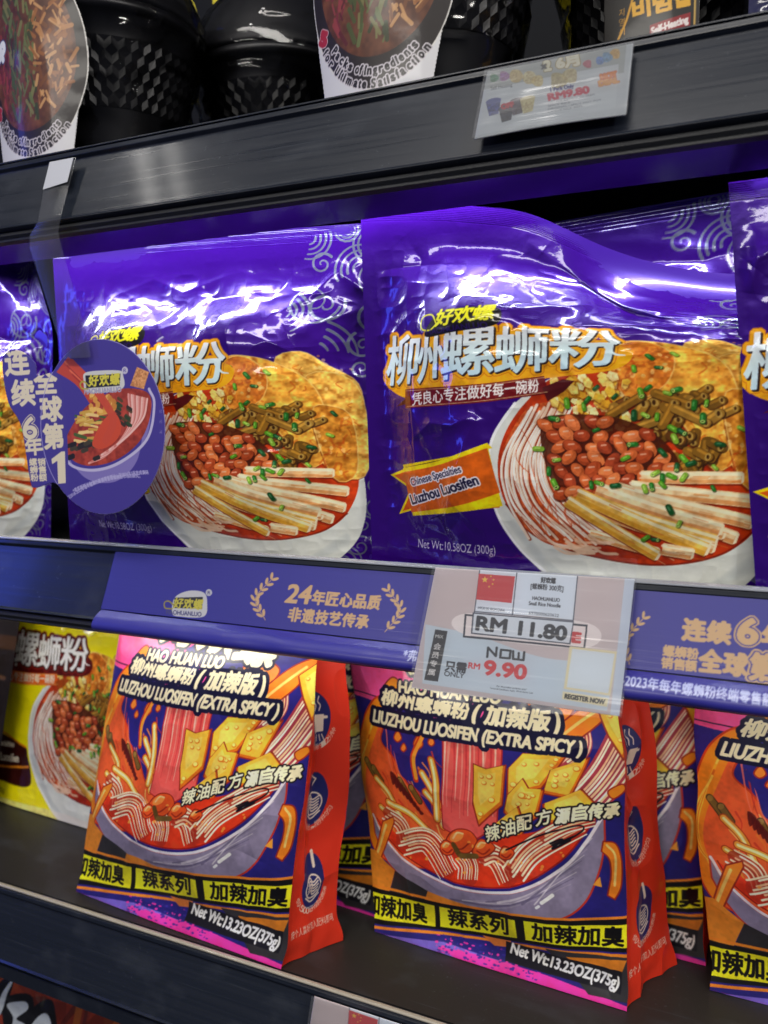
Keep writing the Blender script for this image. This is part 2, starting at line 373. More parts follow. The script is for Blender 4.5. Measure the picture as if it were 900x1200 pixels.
#PART2
# ================================================================ the shelving
unit = thing('shelving_unit', 'dark steel shelving with sloping price rails carrying all the noodle packs', 'shelves', (0, .2, -.66))
X0, X1 = -1.1, .75
M_BEAD = add_bump(mat('grey_clear_edge_plastic', (.30, .32, .36), .22, spec=.6, coat=.6, coat_rough=.08), (3, 700, 700), .15, .0003)
def shelf(z0, top, bottom, low=False, channel=True, bead=M_RAIL):
    b = extrude_profile('shelf', [(.0065, top), (.43, top), (.43, bottom), (.0065, bottom)], X0, X1, M_BOARD, unit)
    b.data.materials.append(M_UNDER)
    for p in b.data.polygons:
        if p.normal.z < -.5: p.material_index = 1
    Z = lambda pr: [(y, z + z0) for y, z in pr]
    extrude_profile('price_rail', Z([(.006, -.0012), (.0035, -.001), (-.0022, -.0012), (-.003, -.0045), (-.0008, -.0068), (-.0218, -.0522), (-.0236, -.0538), (-.0195, -.0562), (.006, -.0562)]), X0, X1, M_RAIL, b, .0005)
    extrude_profile('rail_bead', Z([(.0038, -.0006), (.003, .0010), (0, .0013), (-.0027, .0004), (-.003, -.0008)]) if not low else Z([(.0036, -.0008), (.0030, .0008), (.0008, .0010), (-.0004, .0002), (-.0002, -.0010)]), X0, X1, bead, b, .0004)
    if low:
        extrude_profile('rail_foot', Z([(-.0165, -.0600), (-.0195, -.0605), (-.0185, -.0745), (-.0155, -.0745)]), X0, X1, M_RAIL, b, .0005)
        extrude_profile('gasket', Z([(-.012, -.0566), (-.0125, -.0602), (-.004, -.0602), (-.004, -.0566)]), X0, X1, M_RUBBER, b)
    else:
        extrude_profile('gasket', Z([(-.0205, -.0566), (-.0222, -.0592), (-.0208, -.0618), (-.0212, -.0634), (-.0178, -.0652), (-.0168, -.0632), (-.006, -.0622), (-.006, -.0566)]), X0, X1, M_RUBBER, b, .0003)
    if channel:
        extrude_profile('light_channel', Z([(-.0160, -.0640), (.0008, -.0680), (.0014, -.0668), (.0026, -.0670), (.0156, -.0704), (.0162, -.0690), (.0162, -.0640), (-.004, -.0632)]), X0, X1, M_ALU, b)
    return b
shelf(.292, .280, .2395)
shelf(0, -.012, -.0525, bead=M_BEAD)
shelf(-.322, -.3226, -.374, low=True, channel=False, bead=add_bump(mat('cream_edge_plastic', (.42, .38, .30), .3, coat=.4), (3, 700, 700), .15, .0003))
shelf(-.71, -.7106, -.762, low=True, channel=False)
extrude_profile('back_panel', [(.4305, -.9), (.4305, .95), (.438, .95), (.438, -.9)], X0, X1, mat('black_back_panel', (.004, .005, .008), .7, spec=.2), unit)

# ================================================================ prints
def peanut(cv, x, y, rx, ry, ang, k):
    base = [(186, 94, 50), (164, 72, 38), (202, 110, 62), (150, 62, 34)][k % 4]
    cv.fill(ell(x + .8, y + 1.6, rx * 1.12, ry * 1.16, ang), (70, 22, 8), .75)
    cv.fill(ell(x, y, rx, ry, ang), base, tex=(6, .12, k))
    cv.fill(ell(x - .15 * rx, y - .22 * ry, rx * .72, ry * .62, ang), tuple(min(255, int(c * 1.15) + 8) for c in base), .7)
    cv.stroke([(x - .35 * rx, y - .35 * ry), (x + .15 * rx, y - .42 * ry)], max(1.2, ry * .28), (240, 190, 160), .7)
def scallion(cv, x, y, s, ang, k):
    g = [(40, 110, 40), (90, 150, 40), (30, 84, 44), (130, 170, 60)][k % 4]
    a = math.radians(ang); d = np.array([math.cos(a), math.sin(a)]) * s
    p = np.array([x, y], float)
    cv.stroke([p - d + 1, p + d + 1], s * 1.7, (20, 40, 14), .6)
    cv.stroke([p - d, p + d], s * 1.5, g)
    cv.stroke([p - d * .6 - .2 * s, p + d * .5 - .2 * s], s * .5, tuple(min(255, c + 60) for c in g), .7)
    if k % 3 == 0: cv.fill(ell(p[0] + d[0], p[1] + d[1], s * .45, s * .7, ang), (190, 210, 120)); cv.fill(ell(p[0] + d[0], p[1] + d[1], s * .2, s * .4, ang), (50, 80, 30))
def bean(cv, p, q, w_, k):
    c = [(134, 96, 36), (112, 80, 30), (150, 112, 48), (98, 62, 28)][k % 4]
    p = np.array(p, float); q = np.array(q, float)
    cv.stroke([p + 1.2, q + 1.2], w_ * 1.15, (48, 26, 10), .7)
    cv.stroke([p, q], w_, c); n = np.array([-(q - p)[1], (q - p)[0]]); n /= np.linalg.norm(n) + 1e-6
    if n[1] > 0: n = -n
    cv.stroke([p + n * w_ * .2, q + n * w_ * .2], w_ * .28, tuple(min(255, int(v * 1.45)) for v in c), .7)
    cv.fill(ell(q[0], q[1], w_ * .34, w_ * .46, math.degrees(math.atan2(*(q - p)[::-1]))), (170, 136, 70)); cv.fill(ell(q[0], q[1], w_ * .17, w_ * .26, 0), (70, 44, 18))
def bamboo(cv, p, q, w_, k, yellow=False):
    p = np.array(p, float); q = np.array(q, float); d = (q - p) / np.linalg.norm(q - p); n = np.array([-d[1], d[0]])
    ring = np.array([p + n * w_ / 2, q + n * w_ / 2, q - n * w_ / 2, p - n * w_ / 2])
    cv.fill(ring + np.array([1.2, 2.6]), (120, 40, 12), .75)
    base = (222, 176, 84) if yellow else (226, 196, 150)
    cv.fill(ring, base, tex=(10, .10, k))
    cv.stroke([p + n * w_ * .3, q + n * w_ * .3], w_ * .3, (190, 110, 50) if not yellow else (190, 130, 30), .6)
    cv.stroke([p - n * w_ * .28, q - n * w_ * .28], w_ * .25, (246, 228, 196), .8)
    r = random.Random(k)
    for i in range(7):
        t = r.random(); o = (r.random() - .5) * w_ * .7; c0 = p + (q - p) * t + n * o
        cv.stroke([c0, c0 + d * r.uniform(6, 22)], r.uniform(.8, 2), (198, 112, 50) if i % 3 else (244, 214, 170), .55)
    cv.fill(np.array([q + n * w_ / 2, q + d * w_ * .22 + n * w_ * .3, q + d * w_ * .2 - n * w_ * .35, q - n * w_ / 2]), (238, 214, 178))

def bowl_print(cv, soup=(178, 58, 22)):
    """the bowl of noodles, in the frame of the upright purple pack"""
    r = random.Random(3)
    bowl = closed((606, 474), (582, 510), (574, 552), (582, 604), (606, 648), (640, 684), (690, 712), (760, 726), (830, 722), (872, 700), (905, 660), (915, 600), (900, 500), (860, 440), (760, 420), (660, 440))
    cv.fill(bowl, (208, 210, 202))
    for k in range(5):
        cv.stroke(bez((588 + k * 5, 600 + k * 6), (640 + k * 3, 672 + k * 2), (720, 706 + k), (800, 712), (880, 680 - k * 3)), 9, (186, 190, 186), .35, soft=3)
    cv.stroke(bez((606, 474), (581, 512), (575, 552), (583, 604), (607, 648), (641, 682)), 3.5, (236, 238, 234))
    inner = closed((618, 474), (594, 510), (586, 548), (594, 592), (622, 628), (670, 650), (730, 664), (790, 668), (846, 658), (884, 632), (905, 580), (898, 500), (860, 440), (760, 420), (660, 440))
    cv.fill(inner, soup, tex=(16, .16, 4))
    cv.stroke(bez((594, 592), (622, 628), (670, 650), (730, 664), (790, 668), (846, 658), (884, 632)), 2.5, (120, 30, 10), .8)
    # rice noodles on the left
    cv.fill(closed((624, 478), (598, 514), (589, 552), (598, 594), (624, 628), (690, 648), (700, 600), (660, 540), (660, 480)), (196, 92, 46), tex=(7, .25, 12))
    for k in range(17):
        t = k / 16.0
        s0 = (624 + 46 * t + r.uniform(-2, 2), 480 - 8 * t + r.uniform(-3, 8)); s1 = (593 + 54 * t + r.uniform(-1.5, 1.5), 536 + r.uniform(-4, 4)); s2 = (595 + 70 * t + r.uniform(-2, 2), 588 + r.uniform(-4, 4)); s3 = (622 + 98 * t + r.uniform(-5, 5), 630 + 14 * t + r.uniform(-8, 6))
        c = bez(s0, s1, s2, s3, n=9)
        cv.stroke(c + np.array([1.3, .6]), 4.6, (150, 52, 22), .8); cv.stroke(c, 3.3, [(226, 204, 184), (238, 222, 206), (216, 186, 160)][k % 3])
        cv.stroke(c[3:-5] - np.array([.7, .2]), 1.1, (252, 244, 234), .8)
    for k in range(5):
        x = 606 + k * 5; cv.stroke(bez((x, 600 + k * 5), (x + 26, 634 + k * 2), (x + 70, 646 + k), n=8), 3.2, (226, 202, 182)); cv.stroke(bez((x, 602 + k * 5), (x + 26, 636 + k * 2), (x + 70, 648 + k), n=8), 1.0, (170, 66, 30))
    for k in range(26):
        x = 604 + r.random() * 74; y = 496 + r.random() * 120; cv.stroke(bez((x, y), (x + r.uniform(-2, 6), y + 10), (x + r.uniform(2, 14), y + 22), n=5), r.uniform(.7, 1.5), (188, 66, 24), .6)
    # fried bean curd sheets behind
    def curd(p, c, k):
        p = closed(*p, n=4); cv.fill(p + np.array([-2, 3]), (110, 44, 10), .6); cv.fill(p, c, tex=(9, .26, 20 + k)); cv.stroke(np.vstack([p, p[:1]]), 1.6, (236, 200, 120), .6)
        x0, y0 = p.min(0); x1, y1 = p.max(0)
        for i in range(90):
            x, y = r.uniform(x0, x1), r.uniform(y0, y1)
            if not cv.poly_mask or ((x - (x0 + x1) / 2) / (x1 - x0) * 2) ** 2 + ((y - (y0 + y1) / 2) / (y1 - y0) * 2) ** 2 > .8: continue
            if i % 3 == 0: cv.stroke(bez((x, y), (x + r.uniform(-8, 8), y + r.uniform(2, 8)), (x + r.uniform(-10, 10), y + r.uniform(6, 16)), n=4), r.uniform(1.2, 3.4), (176, 74, 22), .5)
            else: cv.fill(ell(x, y, r.uniform(2, 5), r.uniform(1.5, 3.5), r.uniform(0, 180), 9), [(240, 196, 104), (214, 140, 48), (246, 214, 140)][i % 3], .5)
    curd([(800, 392), (836, 372), (872, 392), (915, 420), (915, 470), (850, 460)], (206, 156, 74), 0)
    curd([(836, 420), (880, 404), (920, 440), (922, 560), (880, 572), (842, 520)], (222, 166, 76), 1)
    curd([(722, 402), (734, 386), (762, 384), (800, 392), (846, 420), (866, 470), (868, 530), (836, 556), (800, 500), (742, 458), (716, 440)], (230, 164, 66), 2)
    curd([(716, 430), (734, 390), (766, 388), (790, 414), (780, 452), (740, 470)], (204, 120, 44), 3)
    curd([(846, 470), (874, 458), (902, 480), (902, 566), (868, 572)], (194, 126, 46), 4)
    # pickled sour bamboo, diced
    for k in range(96):
        x = r.uniform(650, 736); y = r.uniform(442, 506); s = r.uniform(5, 9)
        a = r.uniform(0, 90); cv.fill(ell(x + 1, y + 2, s * 1.1, s * .8, a, 5), (120, 64, 14), .5); cv.fill(ell(x, y, s, s * .72, a, 5), [(224, 178, 62), (236, 204, 110), (208, 150, 44), (240, 216, 150)][k % 4], tex=(5, .12, k))
    # long beans
    for k in range(58):
        x = r.uniform(716, 852); y = r.uniform(458, 560)
        if y < 440 + (x - 700) * .1 or (x < 745 and y > 520): continue
        a = math.radians(r.choice([-35, -25, -60, 30, 65, 80, 100])); L = r.uniform(9, 17)
        bean(cv, (x, y), (x + math.cos(a) * L, y + math.sin(a) * L), r.uniform(9, 13), k)
    for p, q in [((716, 488), (752, 466)), ((738, 506), (772, 494)), ((768, 462), (806, 476)), ((776, 500), (790, 474)), ((790, 480), (826, 498))]: bean(cv, p, q, 10, int(p[0]))
    cv.fill(closed((636, 500), (650, 488), (720, 490), (770, 512), (796, 548), (780, 580), (720, 586), (660, 576), (640, 540)), (74, 28, 12), .85)
    # peanuts
    k = 0
    for row in range(7):
        for c_ in range(9):
            x = 640 + c_ * 18 + (row % 2) * 9 + r.uniform(-4, 4); y = 498 + row * 13.5 + r.uniform(-3, 3)
            lo = 640 + (row * 3); hi = [720, 762, 772, 782, 790, 772, 738][row]
            if x < lo or x > hi: continue
            peanut(cv, x, y, r.uniform(9.5, 12.5), r.uniform(6.2, 7.6), r.uniform(-50, 70), k); k += 1
    # sliced bamboo shoots fanned on the right, front ones last
    for k, (p, q, w_, yl) in enumerate([((752, 560), (868, 566), 15, 0), ((740, 572), (886, 596), 17, 0), ((724, 574), (880, 622), 17, 0), ((716, 580), (860, 640), 17, 0), ((730, 592), (846, 634), 15, 0), ((700, 574), (842, 628), 18, 0), ((690, 586), (836, 642), 16, 1), ((700, 600), (834, 650), 15, 0), ((690, 628), (768, 652), 13, 0), ((678, 580), (826, 652), 17, 1), ((666, 588), (768, 656), 15, 1), ((774, 648), (808, 656), 15, 0)]):
        bamboo(cv, p, q, w_, k, yl)
    for k in range(16):
        x = 640 + r.random() * 60; y = 628 + r.random() * 18; cv.stroke(bez((x, y), (x + 12, y + 8), (x + 28, y + 9), n=5), 3.2, (226, 190, 160), .8)
    for k, (x, y) in enumerate([(651, 492), (686, 478), (700, 456), (735, 404), (762, 414), (744, 432), (772, 430), (790, 408), (760, 456), (752, 462), (722, 466), (782, 462), (792, 458), (770, 490), (744, 488), (757, 488), (700, 505), (788, 504), (798, 508), (790, 516), (812, 476), (826, 474), (842, 524), (836, 552), (742, 522), (734, 538), (776, 532), (768, 556), (776, 562), (786, 560), (792, 550), (800, 562), (694, 569), (703, 567), (722, 570), (756, 574), (764, 572), (776, 570), (784, 600), (794, 618), (834, 577), (755, 634), (766, 636), (633, 527), (645, 553), (652, 568), (876, 470), (868, 505), (822, 492), (800, 540), (808, 546), (654, 540), (690, 470), (666, 474)]):
        scallion(cv, x, y, r.uniform(2.6, 4.2), r.uniform(0, 180), k)

def rings(cv, x, y, R, n, a0, a1, w_, col, step=None, foil=.7):
    step = step or R / (n + .3)
    for k in range(n):
        rr = R - k * step; t = np.radians(np.linspace(a0 + k * 4, a1 - k * 6, max(10, int(rr * 1.2))))
        cv.stroke(np.c_[x + np.cos(t) * rr, y + np.sin(t) * rr], w_ * .8, col, 1, w_ * .45, foil)
def curl(cv, x, y, R, w_, col, flip=1, ang=0, foil=.7):
    t = np.linspace(0, 2.9 * math.pi, 60); rr = R * (1 - t / (3.3 * math.pi)); a = math.radians(ang)
    cv.stroke(np.c_[x + np.cos(t + a) * rr, y + flip * np.sin(t + a) * rr], w_ * .8, col, 1, w_ * .4, foil)
Q1 = ((84.6, 284.9), (413.1, 260.8), (428.8, 667.5), (105.8, 643.7)); Q2 = ((419.8, 239.2), (883.6, 173.5), (865.7, 704.2), (435.8, 669.9))
A1 = ((21.8, 279.1), (410.4, 248.6), (424.0, 677.8), (46.5, 648.4)); A2 = ((394.7, 227.1), (957.4, 145.4), (935.1, 723.4), (411.3, 680.2))      # the same packs' prints, allowing for the bulge

def purple_print(W, H, kind='purple'):
    if kind == 'purple':
        bgc, letter, gold, rib, ribt = (56, 8, 130), (206, 226, 236), (226, 160, 30), (112, 24, 30), (236, 226, 220); fo = .28
    else:
        bgc, letter, gold, rib, ribt = (255, 240, 14), (250, 242, 226), (92, 22, 18), (226, 104, 30), (250, 220, 200); fo = 0.0
    cv = Canvas(W, H, bgc, A2, fo)
    sil = (150, 156, 184)
    if kind == 'purple':
        cv.use(A1)
        rings(cv, 336, 268, 26, 4, -20, 100, 3.2, sil); rings(cv, 380, 258, 14, 3, 0, 360, 3, sil); rings(cv, 412, 276, 24, 4, 60, 290, 3.4, sil)
        rings(cv, 398, 306, 30, 4, 150, 285, 3.2, sil); curl(cv, 352, 300, 14, 3.2, sil, -1, 40); rings(cv, 318, 362, 27, 4, -60, 60, 3.6, sil)
        curl(cv, 360, 352, 22, 4, sil, 1, -20); curl(cv, 346, 348, 30, 3, sil, 1, 10); curl(cv, 412, 368, 22, 4, sil, -1, 30); rings(cv, 352, 412, 42, 4, -70, 0, 3.6, sil, 9); curl(cv, 400, 400, 17, 3.6, sil, -1, 120)
        curl(cv, 398, 428, 12, 3.4, sil, 1, 0); rings(cv, 420, 318, 24, 4, 90, 270, 3, sil)
        for x, y, R, fl, an in [(416, 600, 14, 1, 40), (402, 622, 12, -1, 10), (424, 640, 16, 1, 80), (398, 650, 14, -1, 60), (414, 574, 10, -1, 0)]: curl(cv, x, y, R, 2.4, sil, fl, an)
        rings(cv, 380, 668, 20, 3, 180, 360, 2.6, sil)
    cv.use(A2)
    cv.warp = lambda P: np.stack([P[..., 0] - .115 * np.maximum(0, 575 - P[..., 0]), P[..., 1]], -1)     # the flatter left side sits further back
    bowl_print(cv)
    # orange swallow-tailed ribbon
    if kind == 'purple':
        cv.fill([(448, 562), (470, 553), (473, 577)], (230, 200, 20)); cv.fill([(453, 563), (470, 557), (472, 573)], (206, 92, 22))
        cv.fill([(459, 610), (473, 582), (478, 604)], (230, 200, 20)); cv.fill([(464, 606), (474, 586), (477, 602)], (206, 92, 22))
        cv.fill([(466, 549), (540, 535), (574, 520), (580, 526), (470, 560)], (230, 200, 20)); cv.fill([(470, 552), (528, 539), (478, 556)], (40, 20, 14))
        body = np.vstack([bez((466, 553), (520, 541), (574, 520)), bez((590, 594), (540, 602), (478, 611))])
        b2 = np.vstack([bez((467, 558), (520, 546), (574, 526)), bez((588, 578), (540, 594), (476, 607))])
        cv.fill([(520, 602), (556, 592), (588, 588), (586, 596)], (196, 100, 26))
        cv.fill(body, (232, 204, 20)); cv.fill(b2, (204, 96, 26))
        cv.text('Chinese Specialties', (479, 574), (547, 554), 9, (24, 22, 60), outline=((2.0, (232, 224, 226)),), bold=.25)
        cv.text('Liuzhou Luosifen', (478, 597), (565, 568), 12.5, (24, 22, 60), outline=((2.4, (232, 224, 226)),), bold=.5)
        cv.text('Net Wt:10.58OZ (300g)', (484, 649), (576, 653), 11, (200, 196, 212))
    else:
        cv.fill(closed((436, 574), (470, 566), (560, 580), (576, 600), (584, 650), (520, 652), (440, 640)), (60, 18, 16))
        cv.stroke(bez((440, 574), (500, 566), (570, 584)), 4, (206, 130, 30)); cv.stroke(bez((440, 632), (500, 628), (578, 618)), 5, (210, 130, 40))
        cv.text('Chinese Specialties', (450, 596), (540, 588), 10, (236, 220, 200), bold=.7); cv.text('Liuzhou Luosifen', (450, 622), (555, 612), 14, (236, 220, 200), bold=1.0)
        cv.text('Net Wt:10.58OZ (300g)', (444, 668), (520, 672), 9, (60, 56, 20))
        cv.fill([(430, 676), (700, 690), (880, 712), (880, 740), (430, 720)], (216, 206, 196), .6)
    # title
    cv.fill(closed((444, 452), (446, 432), (500, 420), (560, 412), (640, 400), (700, 392), (742, 404), (726, 432), (650, 444), (560, 456), (480, 468)), gold)
    tp = dict(shear=.12, shadow=None)
    pos = [((443, 452), (488, 449), 60, '柳'), ((489, 450), (529, 446), 58, '州'), ((522, 443), (580, 438), 62, '螺'), ((582, 441), (643, 434), 62, '蛳'), ((646, 434), (727, 425), 62, '粉')]
    for p0, p1, h, ch in pos: cv.text(ch, p0, p1, h, letter, bold=1.0, outline=((6.6, (190, 112, 16)) if kind == 'purple' else (6.6, (150, 50, 40)), (5.4, gold), ), shear=.14)
    for p0, p1, h, ch in pos: cv.text(ch, p0, p1, h, (232, 240, 244) if kind == 'purple' else letter, bold=1.15, shadow=(1.3, 1.6, 1.9, (52, 34, 30)), shear=.14, grad=(186, 216, 236) if kind == 'purple' else None)
    cv.stroke(bez((712, 398), (722, 410), (734, 412), n=8), 5, letter, 1, 1.5)
    # maroon ribbon
    cv.fill([(458, 478), (476, 466), (478, 474)], (84, 16, 22)); cv.fill(np.vstack([bez((472, 457), (560, 452), (640, 442)), bez((646, 463), (560, 474), (472, 480))]), rib)
    cv.fill([(638, 456), (662, 446), (676, 448), (664, 460), (644, 472)], tuple(int(c * .75) for c in rib))
    cv.stroke(bez((474, 459), (560, 454), (640, 444)), .9, (220, 190, 140), .8); cv.stroke(bez((474, 478), (560, 472), (644, 461)), .9, (220, 190, 140), .8)
    cv.text('凭良心专注做好每一碗粉', (483, 477), (634, 461), 15.5, ribt, bold=.3, shear=.1)
    food = (cv.f < .02)[..., None] & (np.abs(cv.c - rgb(*bgc)).max(-1, keepdims=True) > .06); cc = np.clip((cv.c - .46) * 1.18 + .485, 0, 1); wk = np.clip((.82 - cc.min(-1, keepdims=True)) / .3, .15, 1); cc = cc * (1 + wk * (.05 * vnoise(H, W, 150, 150, 3)[..., None] + .07 * vnoise(H, W, 60, 60, 4)[..., None] + .06 * vnoise(H, W, 18, 18, 5)[..., None] * np.array([.8, 1, 1.4]))); cv.c = np.where(food & (cv.c.sum(-1, keepdims=True) > .5), np.clip(cc, 0, 1), cv.c)
    # maker's name, upper left
    if kind == 'purple':
        cv.fill(closed((500, 392), (516, 362), (560, 350), (586, 352), (584, 374), (540, 386)), (18, 14, 16))
        cv.stroke(bez((514, 376), (506, 364), (494, 368), (494, 382), (506, 384), (516, 374)), 2.2, (226, 226, 30))
        for p0, p1, ch in [((512, 380), (534, 376), '好'), ((535, 376), (557, 371), '欢'), ((557, 372), (580, 367), '螺')]: cv.text(ch, p0, p1, 22, (236, 232, 30), bold=.9, shear=.25)
        cv.text('HAOHUANLUO', (502, 391), (574, 379), 8, (38, 14, 90), bold=.3)
    else:
        cv.text('HAOHUANLUO', (478, 392), (574, 379), 8, (90, 84, 10), bold=.2)
    return cv

# ------------------------------------------------ the stand-up packs with the drawn bowl
QB1 = ((152.2, 669.2), (382.8, 694.1), (334.4, 1134.4), (97.0, 1044.4)); QB2 = ((406.6, 706.0), (725.3, 740.0), (735.3, 1183.1), (440.4, 1090.1))
def shape(cv, ring, col, line=(150, 44, 30), lw=1.6):
    ring = np.asarray(ring, float); cv.fill(ring, col); cv.stroke(np.vstack([ring, ring[:1]]), lw, line)
def tofu(cv, p, k=0, col=(246, 188, 66)):
    p = np.asarray(p, float); p = np.vstack([np.linspace(p[i], p[(i + 1) % len(p)], 5)[:-1] for i in range(len(p))])
    shape(cv, p, (214, 112, 30)); c = p.mean(0); q = c + (p - c) * .9 + np.array([-1.0, -2.2])
    cv.fill(q, col); cv.fill(c + (p - c) * .55 + np.array([-1.5, -4]), (252, 212, 104), .8)
    r = random.Random(k)
    for i in range(6):
        h = c + (p[r.randrange(len(p))] - c) * r.uniform(.2, .72); R = r.uniform(1.8, 3.8)
        cv.fill(ell(h[0], h[1], R * 1.25, R, 20), (222, 128, 30)); cv.fill(ell(h[0] - .5, h[1] - .6, R * .9, R * .7, 20), (255, 224, 120))
def noodles(cv, p0, p1, p2, width, n, c0=(176, 52, 34), c1=(240, 222, 190)):
    p0, p1, p2 = [np.array(p, float) for p in (p0, p1, p2)]
    n = int(n * 1.45); c = bez(p0, p1, p2, n=10); d = np.gradient(c, axis=0); nn = np.c_[-d[:, 1], d[:, 0]]; nn /= np.linalg.norm(nn, axis=1)[:, None]
    cv.stroke(c[2:-2], width * .9, c0, .75)
    for k in range(n):
        o = (k + .5) / n - .5; a_ = (k * 7) % 4; b_ = len(c) - (k * 5) % 5; cv.stroke((c + nn * o * width * (1 + .10 * math.sin(k * 2.1)))[a_:b_], width / n * .62, [c1, (250, 236, 212), (236, 190, 150)][k % 3], 1, width / n * .35)

def drawn_print(W, H):
    cv = Canvas(W, H, (46, 40, 122), QB2)
    r = random.Random(5)
    cv.use(QB1)
    cv.fill([(150, 660), (390, 690), (386, 752), (300, 756), (240, 800), (190, 782), (126, 768)], (240, 84, 148))
    cv.fill([(232, 752), (250, 742), (330, 770), (376, 760), (376, 800), (300, 800)], (46, 40, 122))
    cv.stroke(bez((126, 764), (170, 772), (200, 790)), 1.4, (60, 20, 60))
    shape(cv, closed((172, 762), (184, 748), (192, 756), (186, 770), (174, 774)), (240, 140, 40)); shape(cv, closed((300, 772), (320, 764), (338, 776), (326, 792), (306, 790)), (226, 130, 60))
    cv.fill(ell(318, 780, 8, 5), (250, 200, 150))
    cv.use(QB2)
    # spilling broth, left
    L = closed((444, 826), (456, 820), (464, 828), (458, 850), (452, 872), (470, 892), (486, 920), (500, 930), (520, 960), (560, 985), (560, 1010), (480, 1015), (440, 1000), (424, 960), (418, 920), (420, 880), (430, 845))
    shape(cv, L, (232, 98, 52), (196, 60, 20), 2)
    for k in range(26): x = 452 + r.random() * 70; y = 880 + r.random() * 100; cv.stroke(bez((x, y), (x + r.uniform(2, 10), y + 12), (x + r.uniform(6, 22), y + 26), n=6), r.uniform(1, 3), [(250, 150, 60), (206, 60, 40), (255, 196, 110), (240, 120, 50)][k % 4], .85, .5)
    cv.fill(closed((444, 828), (454, 824), (456, 836), (444, 868), (434, 906), (434, 950), (450, 985), (440, 1000), (424, 960), (418, 920), (421, 880), (431, 846)), (238, 134, 36))
    for k in range(7): cv.stroke(bez((444 - k * 1.6, 838 + k * 6), (430 - k, 890 + k * 3), (429, 940 + k * 2), (446 + k * 3, 986)), 2.2, [(255, 200, 90), (246, 160, 40), (214, 96, 26)][k % 3], .9, .6)
    for k in range(6): cv.stroke(bez((458 + k * 5, 856 + k * 9), (466 + k * 6, 900 + k * 5), (486 + k * 7, 940)), 2.0, [(244, 120, 96), (200, 50, 40)][k % 2], .8, .5)
    cv.fill(closed((462, 870), (470, 884), (480, 912), (496, 916), (500, 886), (488, 862), (470, 850)), (46, 40, 122))
    for p, q in [((434, 898), (446, 914)), ((444, 906), (454, 920)), ((478, 918), (488, 936)), ((492, 926), (502, 940))]:
        cv.stroke([p, q], 9, (70, 50, 24)); cv.stroke([p, q], 6.5, (122, 92, 46)); cv.fill(ell(p[0], p[1], 2.6, 3.2), (150, 116, 60))
    for k in range(9): cv.fill(closed((466 + k * 4, 908 + k * 5), (474 + k * 4, 914 + k * 5), (470 + k * 4, 924 + k * 4), n=4), (90, 26, 24), .9)
    for p, q in [((448, 918), (476, 960)), ((462, 944), (510, 974)), ((452, 950), (500, 994)), ((505, 908), (532, 968)), ((510, 930), (528, 968)), ((516, 892), (522, 960))]:
        q = np.array(q, float); p = np.array(p, float); cv.stroke(bez(p, (p + q) / 2 + [3, -3], q), 10, (186, 66, 24)); cv.stroke(bez(p, (p + q) / 2 + [3, -3], q), 7.4, (240, 170, 66)); cv.stroke(bez(p, (p + q) / 2 + [2, -4], q), 3, (255, 232, 170))
    for x, y, R in [(474, 868, 5), (482, 880, 3.6), (516, 872, 4), (500, 874, 6), (468, 846, 4)]: shape(cv, closed((x, y - R * 1.6), (x + R, y), (x, y + R), (x - R, y)), (238, 130, 50))
    cv.stroke(bez((498, 916), (494, 890), (504, 866), (512, 852)), 7, (196, 60, 24)); cv.stroke(bez((498, 914), (495, 890), (504, 868), (511, 856)), 4.5, (246, 150, 54))
    # column of sliced meat
    col = np.array([(530, 860), (598, 868), (592, 968), (560, 985), (528, 970)], float); shape(cv, col, (226, 92, 86), (170, 40, 40))
    for k in range(13):
        x = 533 + k * 4.8; cv.stroke(bez((x, 862 + k * .6), (x - 2 + r.uniform(-2, 2), 905), (x - 3, 950 + r.uniform(-14, 12))), r.uniform(1.4, 3.6), [(250, 196, 176), (240, 140, 126), (206, 60, 66)][k % 3], .9, .6)
    # noodles flying to the right, chilli and curd
    noodles(cv, (660, 968), (700, 930), (742, 868), 44, 7, (206, 66, 60), (248, 208, 184))
    noodles(cv, (660, 905), (688, 880), (686, 842), 15, 3, (206, 66, 60), (248, 196, 170)); 
    shape(cv, closed((654, 862), (690, 834), (722, 822), (730, 828), (712, 850), (680, 872), (660, 876)), (240, 128, 40)); cv.stroke(bez((664, 866), (690, 848), (716, 832)), 3, (255, 196, 110))
    tofu(cv, [(708, 842), (730, 828), (742, 836), (744, 870), (728, 900), (716, 872)], 9)
    shape(cv, closed((712, 934), (726, 928), (730, 936), (718, 944)), (240, 128, 40))
    # curd pieces
    for k, p in enumerate([[(603, 903), (620, 885), (668, 888), (640, 926), (603, 934)], [(649, 906), (692, 893), (671, 940), (642, 932)], [(565, 896), (580, 902), (601, 898), (598, 944), (571, 967), (565, 942)], [(642, 945), (684, 930), (702, 951), (687, 972), (645, 966)], [(603, 934), (620, 914), (627, 926), (643, 928), (636, 960), (616, 972), (600, 952)], [(590, 966), (616, 946), (624, 972), (603, 1000), (586, 990)]]): tofu(cv, p, k)
    # bowl of broth
    body = np.vstack([bez((438, 960), (456, 988), (489, 1015), (548, 1039), (610, 1041), (663, 1019), (690, 992), (709, 962)), bez((710, 990), (704, 1024), (686, 1060), (654, 1076), (606, 1074), (530, 1060), (476, 1030), (452, 1004), (440, 980))])
    shape(cv, body, (140, 130, 158), (190, 56, 40), 2)
    for k in range(9): cv.stroke(bez((520 + k * 14, 1052 + k * .5), (590 + k * 8, 1062 - k * 4), (672 + k * 3, 1036 - k * 6)), 3 if k % 2 else 1.6, [(160, 150, 172), (104, 96, 124), (206, 198, 208)][k % 3], .8, .8)
    cv.stroke([(640, 1054), (652, 1046)], 4, (240, 236, 240)); cv.stroke([(634, 1060), (637, 1058)], 3, (240, 236, 240))
